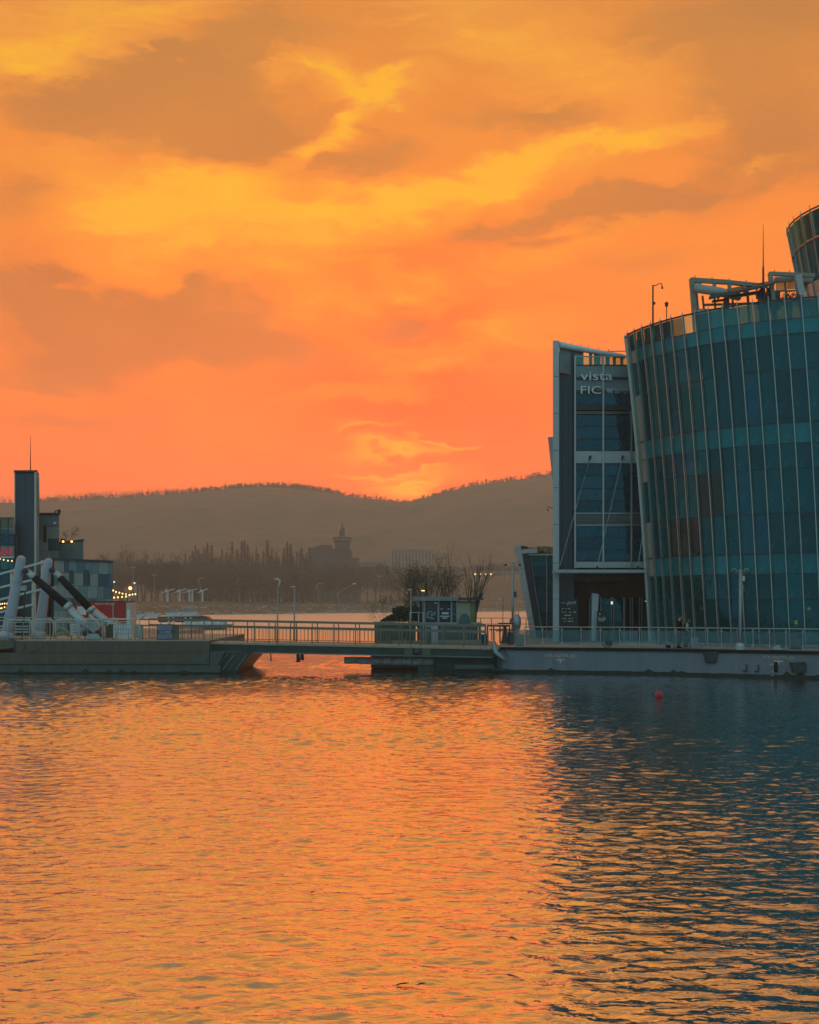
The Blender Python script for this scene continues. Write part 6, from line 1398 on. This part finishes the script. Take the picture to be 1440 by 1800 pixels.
MB().hexa([(px0 - .14, PDp - .2, DK + .35), (px0 + .16, PDp - .2, DK + .32), (px0 + .16, PDp + .2, DK + .32), (px0 - .14, PDp + .2, DK + .35)], [(px0 - .10, PDp - .2, DK + .85), (px0 + .02, PDp - .2, DK + .9), (px0 + .02, PDp + .2, DK + .9), (px0 - .10, PDp + .2, DK + .85)]).build('seat', M_navy, pc, bevel=.04)
for sy in (-.2, .2):
    MB().tube([(px0 - .22, PDp + sy, DK + .1), (px0, PDp + sy, DK + .5), (px0 + .18, PDp + sy, DK + 1.0)], .015, 6).build('frame_bar', M_steel, pc); MB().tube([(px0 + .24, PDp + sy, DK + .1), (px0 - .02, PDp + sy, DK + .6)], .015, 6).build('frame_bar', M_steel, pc)
    for sx in (-.22, .24): MB().cyl((px0 + sx, PDp + sy - .02, DK + .1), (px0 + sx, PDp + sy + .02, DK + .1), .10, n=12).build('wheel', M_rubber, pc)
MB().cyl((px0 + .18, PDp - .2, DK + 1.0), (px0 + .18, PDp + .2, DK + 1.0), .02, n=6).build('handle', M_rubber, pc)

# ================================================================== BOATS BEHIND THE BRIDGE
BDp = 165.0
mbt = thing('motorboat', 'cabin motorboat with dark windows and white coamings behind the footbridge', 'boat', (X(335, BDp), BDp, 0))
def bpr(poly, y0, y1, nm, m): return MB().prism([P(a, b, BDp + y0) for a, b in poly], (0, y1 - y0, 0)).build(nm, m, mbt)
bpr([(276, 1099), (404, 1098), (392, 1106.5), (284, 1106.5)], 0, 3.4, 'hull', M_lowhull)
for a, b in ((327, 342), (343, 355), (356, 369), (370, 384), (385, 401)): bpr([(a, 1099), (b - 1, 1099), (b - 3, 1092.5), (a - 2 if a > 330 else a, 1092.5)], .1, .35, 'white_coaming', M_whitepaint)
bpr([(278, 1093), (372, 1092), (363, 1084), (352, 1082.5), (278, 1084)], .5, 3.0, 'cabin', M_dark)
for a, b in ((279, 295), (298, 302), (308, 325), (328, 333)): bpr([(a, 1094), (b, 1094), (b, 1086), (a, 1086)], .40, .48, 'window', M_tealpanel)
bpr([(337, 1094), (369, 1091), (359, 1084.5), (337, 1086)], .40, .48, 'windscreen', M_tealpanel)
for a in (296, 304.5, 326, 335): bpr([(a - 1.2, 1098), (a + 1.2, 1098), (a + 1.2, 1085), (a - 1.2, 1085)], .3, .45, 'window_pillar', M_whitepaint)
bpr([(276, 1085), (350, 1084), (350, 1081.8), (276, 1083.6)], .3, 3.2, 'roof', M_pale)
bpr([(277, 1103.5), (398, 1102.5), (397, 1101.5), (277, 1102.5)], -.04, .0, 'rub_rail', M_whitepaint)
for lab, px, L, y_, cab in (('small white boat far off above the left end of the motorboat cabin', 306, 34, 1080.5, 1), ('white boat with rounded cabin moored far behind the motorboat', 330, 40, 1079.5, 2), ('long low white boat at the far shore right of the others', 352, 46, 1078.5, 0), ('pale boat moored far behind the CLOSED sign', 262, 40, 1083.5, 0), ('low pale boat beside the far jetty left of the others', 240, 30, 1085, 1)):
    d = F * H / (y_ + 2 - HY); t = thing('moored_boat', lab, 'boat', (X(px, d), d, 0), group='boats moored along the far shore')
    a, b = X(px - L / 2, d), X(px + L / 2, d)
    MB().hexa([(a + .8, d, -.1), (b - 1.2, d, -.1), (b - 1.2, d + 2.6, -.1), (a + .8, d + 2.6, -.1)], [(a, d - .1, .9), (b, d - .1, 1.0), (b, d + 2.7, 1.0), (a, d + 2.7, .9)]).build('hull', M_whitepaint, t)
    w = (b - a); MB().hexa([(a + w * .25, d + .3, .95), (a + w * .7, d + .3, .95), (a + w * .7, d + 2.2, .95), (a + w * .25, d + 2.2, .95)], [(a + w * .28, d + .4, 1.5 + .5 * (cab > 0)), (a + w * .6, d + .4, 1.5 + .5 * (cab > 0)), (a + w * .6, d + 2.1, 1.5 + .5 * (cab > 0)), (a + w * .28, d + 2.1, 1.5 + .5 * (cab > 0))]).build('cabin', M_kroof if cab else M_pale, t)
    if cab == 2: MB().ball((a + w * .5, d + 1.2, 2.0), 1.1, 10, 6, (1.6, 1, .8)).build('canopy', M_kroof, t, True)

# ================================================================== FAR BANK
def gz(x, y): return float(bank_z(np.array(x), np.array(y)))
M_fartree = mat('winter_twigs', (0.095, 0.082, 0.050), .95, var=.3, scale=.2)
M_conif = mat('far_conifer', (0.052, 0.060, 0.042), .95, var=.3, scale=.2)
def far_tree_mesh(kind_, seed):
    rs = random.Random(seed); mb = MB(); Ht = 1.0
    if kind_ == 'conifer':
        mb.tube([(0, 0, 0), (0, 0, 1)], [.014, .003], 4, False); N = 620; w = rs.uniform(.085, .12)
        for k in range(N):
            z = .06 + .94 * (k / N) ** .85; r = w * (1 - z) ** .62 * (.25 + .85 * rs.random()); a = rs.uniform(0, 6.283)
            c = Vector((math.cos(a) * r, math.sin(a) * r, z)); q_ = 1.1 - z * .55; e = Vector((math.cos(a) * .026, math.sin(a) * .026, -.014)) * q_; g = Vector((-math.sin(a), math.cos(a), 0)) * .009 * q_
            mb.add([c - e - g, c - e + g, c + e], [(0, 1, 2)])
    elif kind_ == 'bare':
        tips = []
        for k in range(3): branch(mb, Vector((0, 0, 0)), Vector((rs.gauss(0, .18), rs.gauss(0, .18), 1)).normalized(), .40, .013, 3, rs, .55, .12, tips, 3)
        for q, dd in tips:
            for k in range(9):
                d2 = (dd + Vector((rs.gauss(0, .5), rs.gauss(0, .5), rs.gauss(0, .4) + .2))).normalized(); o = d2.orthogonal() * .0022; b = q - dd * rs.random() * .08
                mb.add([b - o, b + o, b + d2 * rs.uniform(.05, .12)], [(0, 1, 2)])
    else:  # dense bush-like willow
        lobes = [(rs.gauss(0, .16), rs.gauss(0, .16), rs.uniform(.35, .8), rs.uniform(.13, .24)) for k in range(9)]
        mb.tube([(0, 0, 0), (0, 0, .6)], [.02, .01], 4, False)
        for k in range(1100):
            lx, ly, lz, lr = rs.choice(lobes); v = Vector((rs.gauss(0, 1), rs.gauss(0, 1), rs.gauss(0, 1))).normalized() * lr * rs.random() ** .4
            c = Vector((lx, ly, lz)) + v; c.z = max(c.z, .03)
            e = Vector((rs.gauss(0, .5), rs.gauss(0, .5), rs.gauss(0, 1))).normalized() * .032; g = e.orthogonal().normalized() * .009
            mb.add([c - e, c + g, c + e, c - g], [(0, 1, 2, 3)])
    me = mb.mesh(kind_ + '_tree', M_conif if kind_ == 'conifer' else M_fartree, fix=False); return me
FT = {k: [far_tree_mesh(k, s) for s in range(3)] for k in ('conifer', 'bare', 'willow')}
FTL = {'conifer': ('narrow dark evergreen in the hazy row beyond the river', 'far_conifer', 'hazy evergreens beyond the river'), 'bare': ('bare round-crowned tree in haze on the far bank', 'far_bare_tree', 'hazy bare trees on the far bank'), 'willow': ('dense brown-green bushy tree low on the far bank', 'far_willow', 'dense bushy trees on the far bank')}
rs = random.Random(77)
def plant(kind_, px, d, ytop, wide=1.0):
    x = X(px, d); y = d; z = gz(x, y) - .3; hh = Z(ytop, d) - z
    o = put(bpy.data.objects.new(FTL[kind_][1], rs.choice(FT[kind_]))); o.location = (x, y, z); o.scale = (hh * wide, hh * wide, hh); o.rotation_euler = (0, 0, rs.uniform(0, 6.28))
    tag(o, FTL[kind_][0], 'tree', FTL[kind_][2])
for px, yt, w in ((140, 975, .8), (172, 958, 1.0), (196, 951, 1.05), (214, 964, .8), (236, 956, .9), (254, 954, .95), (272, 962, .9), (290, 966, .8), (303, 960, .8), (318, 957, .8), (338, 960, .7), (120, 980, .8), (90, 985, .8), (40, 980, .9), (0, 985, .9), (-40, 982, .9), (352, 958, .7), (370, 962, .7), (388, 957, .75), (402, 963, .7), (420, 960, .7), (437, 958, .7), (452, 964, .7), (470, 959, .7), (486, 963, .7), (502, 957, .7), (518, 962, .7), (534, 960, .7)):
    plant('bare', px, 505 + rs.uniform(-12, 18), yt, w)
px = 326
while px < 548:
    plant('conifer', px, 520 + rs.uniform(-20, 25), rs.uniform(948, 980) + (6 if px < 400 else 0), rs.uniform(1.2, 2.0)); px += rs.uniform(4, 9)
for k in range(80):
    px = -60 + k * 11.2 + rs.uniform(-4, 4); d = max(430, float(shore(X(px, 450))) + 42) + rs.uniform(0, 34)
    yt = np.interp(px, [-60, 200, 330, 450, 560, 640, 700, 740, 800, 840], [985, 985, 985, 988, 985, 988, 996, 1008, 1030, 1040]) + rs.uniform(-5, 12)
    plant('willow', px, d, yt, rs.uniform(.9, 1.3))
for k in range(26):
    px = 700 + k * 9 + rs.uniform(-4, 4); plant('willow', px, 640 + rs.uniform(0, 40), rs.uniform(984, 998), rs.uniform(1.2, 1.8))
# ridge woodland: bare crowns and evergreens standing on the skyline
mb = MB(); rs2 = random.Random(9)
for k in range(1500):
    px = rs2.uniform(-260, 1020) if k > 620 else rs2.uniform(40, 600); d = RD + rs2.uniform(-50, 8); x = X(px, d); z = float(hill_z(np.array(x), np.array(d))) - 1.0
    gap = .8 if 690 < px < 742 else 1.0
    if rs2.random() < (.8 if px < 340 else .5):
        hh = rs2.choice([rs2.uniform(4, 7), rs2.uniform(6, 11.5)]) * gap; b0 = Vector((x, d, z)); o = Vector((.10, 0, 0)); tilt = rs2.gauss(0, .08)
        mb.add([b0 - o, b0 + o, b0 + Vector((tilt * hh, 0, hh * .8))], [(0, 1, 2)])
        for q in range(26):
            u = rs2.uniform(.25, .8); m_ = b0 + Vector((tilt * hh * u, 0, hh * u)); e = m_ + Vector((rs2.gauss(0, hh * .17), rs2.gauss(0, .6), rs2.uniform(.05, .28) * hh)); w_ = rs2.uniform(.04, .09)
            mb.add([m_ - Vector((w_, 0, 0)), m_ + Vector((w_, 0, 0)), e], [(0, 1, 2)])
    else:
        hh = rs2.uniform(2.5, 7.0) * gap; w = rs2.uniform(2.0, 6.0)
        for q in range(40):
            u = rs2.random(); c = Vector((x + rs2.gauss(0, .5) * w * (1 - .7 * u), d + rs2.gauss(0, 1), z + hh * u)); e = rs2.uniform(.3, .65)
            mb.add([c + Vector((-e, 0, -e * .6)), c + Vector((e, 0, -e * .5)), c + Vector((rs2.uniform(-.3, .3), 0, e))], [(0, 1, 2)])
mb.build('ridge_woodland', M_fartree, kind='stuff')
# tower building in the haze
fd = 560.0
M_farw = mat('far_wall', (0.085, 0.088, 0.08), .85, var=.1, scale=.05)
ft = thing('hazy_tower_building', 'large dark building with observation tower and spire in the haze', 'building', (X(590, fd), fd, 4))
def fbox(a, b, y0, y1, nm, m, d=fd, th=14, root=ft): return MB().box(X(a, d), X(b, d), d, d + th, Z(y1, d), Z(y0, d)).build(nm, m, root)
fbox(545, 588, 964, 1058, 'wing', M_farw); fbox(585, 617, 966, 1058, 'main_block', M_farw, fd - 1, 16); fbox(617, 630, 980, 1058, 'annex', M_farw, fd, 12)
MB().hexa([P(546, 964, fd), P(585, 964, fd), P(585, 964, fd + 12), P(546, 964, fd + 12)], [P(562, 958, fd), P(583, 958, fd), P(583, 958, fd + 12), P(562, 958, fd + 12)]).build('sloped_roof', M_farw, ft)
fbox(589, 614, 954, 966, 'tower_shaft', M_farw, fd - 2, 10)
c = P(602, 0, fd - 2 + 5); c.z = 0
MB().lathe((c.x, c.y, 0), [(3.6, Z(955, fd)), (4.2, Z(952, fd)), (4.9, Z(946, fd)), (4.8, Z(944.5, fd)), (3.4, Z(943, fd))], 16).build('observation_deck', M_farw, ft)
MB().lathe((c.x, c.y, 0), [(4.75, Z(949, fd)), (4.85, Z(947.5, fd))], 16).build('pale_band', mat('far_pale', (.30, .27, .23), .8), ft)
MB().lathe((c.x, c.y, 0), [(1.3, Z(943, fd)), (1.1, Z(930, fd)), (.5, Z(926, fd)), (.12, Z(917, fd))], 8).build('spire', M_farw, ft); MB().box(c.x - 1.4, c.x - .5, c.y - 1, c.y + 1, Z(943, fd), Z(932, fd)).build('antenna_mast', M_farw, ft)
# pale striped block and low roof
pd = 690.0
ps_ = thing('hazy_office_block', 'pale wide office block with vertical stripes in the haze', 'building', (X(724, pd), pd, 4))
fbox(686, 761, 966, 1010, 'wall', mat('far_dusty', (.20, .17, .15), .85), pd, 12, ps_)
for k in range(13): fbox(686.5 + k * 5.9, 689 + k * 5.9, 966.5, 1008, 'pilaster', mat('far_pinkish', (.42, .33, .29), .8), pd - .8, .8, ps_)
fbox(712, 738, 964.6, 966, 'roof_edge', mat('far_pinkish', (.42, .33, .29), .8), pd - 1, 3, ps_)
ld = 600.0
lr = thing('hazy_low_hall', 'low hall with a small gable between tower building and striped block', 'building', (X(655, ld), ld, 4))
fbox(630, 684, 995, 1012, 'wall', M_farw, ld, 8, lr)
MB().hexa([P(629, 996, ld - 1), P(685, 996, ld - 1), P(685, 996, ld + 9), P(629, 996, ld + 9)], [P(632, 988.5, ld + 2), P(676, 988, ld + 2), P(676, 988, ld + 7), P(632, 988.5, ld + 7)]).build('roof', mat('far_roof', (.11, .095, .085), .8), lr)
MB().prism([P(657, 996, ld - 1.5), P(678, 996, ld - 1.5), P(666.5, 987.5, ld - 1.5)], (0, 5, 0)).build('gable', mat('far_roof', (.11, .095, .085), .8), lr)
for a, b in ((657, 666.5), (678, 666.5)): MB().bar(P(a, 996, ld - 1.7), P(b, 987.2, ld - 1.7), .35).build('gable_trim', mat('far_pinkish', (.42, .33, .29), .8), lr)
# riverside road lamps on the embankment
rd_ = 640.0
ew = thing('retaining_wall', 'pale parapet line of the raised road on the right-hand embankment', 'wall', (X(870, 632), 632, 12))
for a in range(800, 960, 20): MB().box(X(a, 632) + .05, X(a + 20, 632) - .05, 632, 633, Z(1009, 632), Z(1003.5, 632)).build('parapet_panel', mat('far_dusty', (.20, .17, .15), .85), ew)
for k, px in enumerate((835.5, 845, 854, 863)):
    t = thing('road_lamp', ('leftmost', 'second from left', 'third from left', 'rightmost')[k] + ' of four small lit road lamps on the embankment', 'lamp', P(px, 1009, 630), group='four lit road lamps on the embankment'); MB().ball(P(px, 1009.3, 630), .42, 8, 5).build('lamp_head', E_warm, t); MB().cyl(P(px, 1018, 630), P(px, 1010, 630), .08, n=5).build('pole', M_dark, t)
# park lamps and sun sails
def far_lamp(lab, px, d, yb_, yt, loop):
    t = thing('park_lamp', lab, 'lamp', (X(px, d), d, Z(yb_, d)), group='tall lamps in the far riverside park'); x = X(px, d)
    MB().cyl((x, d, Z(yb_, d)), (x, d, Z(yt + (10 if loop else 2), d)), .13, .09, 6).build('pole', M_steel, t)
    if loop:
        MB().tube([(x + 1.3 * q[0] + loop * 0, d, Z(yt, d) + 1.3 * q[1]) for q in ((0, -2.0), (-.5, -1.2), (-.55, -.3), (0, .15), (.7, .1), (1.3, .25))], [.12, .16, .2, .22, .2, .12], 6).build('curled_head', M_pale, t, True)
    else:
        MB().box(x - .9, x + .9, d - .2, d + .2, Z(yt, d) - .1, Z(yt, d) + .25).build('lamp_head', M_pale, t)
for lab, px, yt, lp_ in (('tall dark park lamp left of the white sun sails', 271.5, 1011, 0), ('curled white lamp above the right-hand sun sails', 352, 1017, 1), ('small curled lamp right of the sun sails', 420, 1019, 1), ('curled lamp before the dark trees right of the bridge lamps', 560, 1027, 1), ('flat-topped lamp near the low hall', 666, 1013, 0), ('thin tall lamp behind the string lights', 234, 998, 0)): far_lamp(lab, px, 432, 1058, yt, lp_)
bl = thing('leaning_light_arm', 'bent lighting arm leaning right on the far bank', 'lamp', P(597, 1057, 440)); MB().tube([P(597, 1057, 440), P(593, 1043, 440), P(612, 1032, 440), P(626, 1025, 440)], [.2, .2, .12, .1], 6).build('arm', M_pale, bl); MB().box(X(620, 440), X(626, 440), 439.8, 440.2, Z(1027, 440), Z(1025, 440)).build('lamp_head', M_chalk, bl)
for k, (px, w) in enumerate(((295, 11), (316, 11), (334, 12), (356, 9))):
    d = 425.0; t = thing('sun_sail', ('leftmost', 'second from left', 'third from left', 'rightmost')[k] + ' of the four white winged sun sails on the far bank', 'sun sail', P(px, 1057, d), group='white winged sun sails on the far bank')
    for s in ((0,) if k != 2 else (-1, 4)): MB().cyl(P(px + s, 1058, d), P(px + s, 1037, d), .35, n=8).build('post', M_whitepaint, t)
    a, b, c_, e_ = P(px - w, 1043, d), P(px - 2, 1037.5, d), P(px + w + 1, 1035.5, d), P(px + 2, 1039, d)
    MB().hexa([a, P(px, 1039.5, d - 2), c_, P(px, 1038.5, d + 3)], [p + Vector((0, 0, .25)) for p in (a, P(px, 1039.5, d - 2), c_, P(px, 1038.5, d + 3))]).build('sail', M_whitepaint, t)
    MB().prism([P(px - 6, 1040, d), P(px - 2, 1035.5, d), P(px - 1, 1039, d)], (0, .3, 0)).build('upper_wing', M_whitepaint, t)
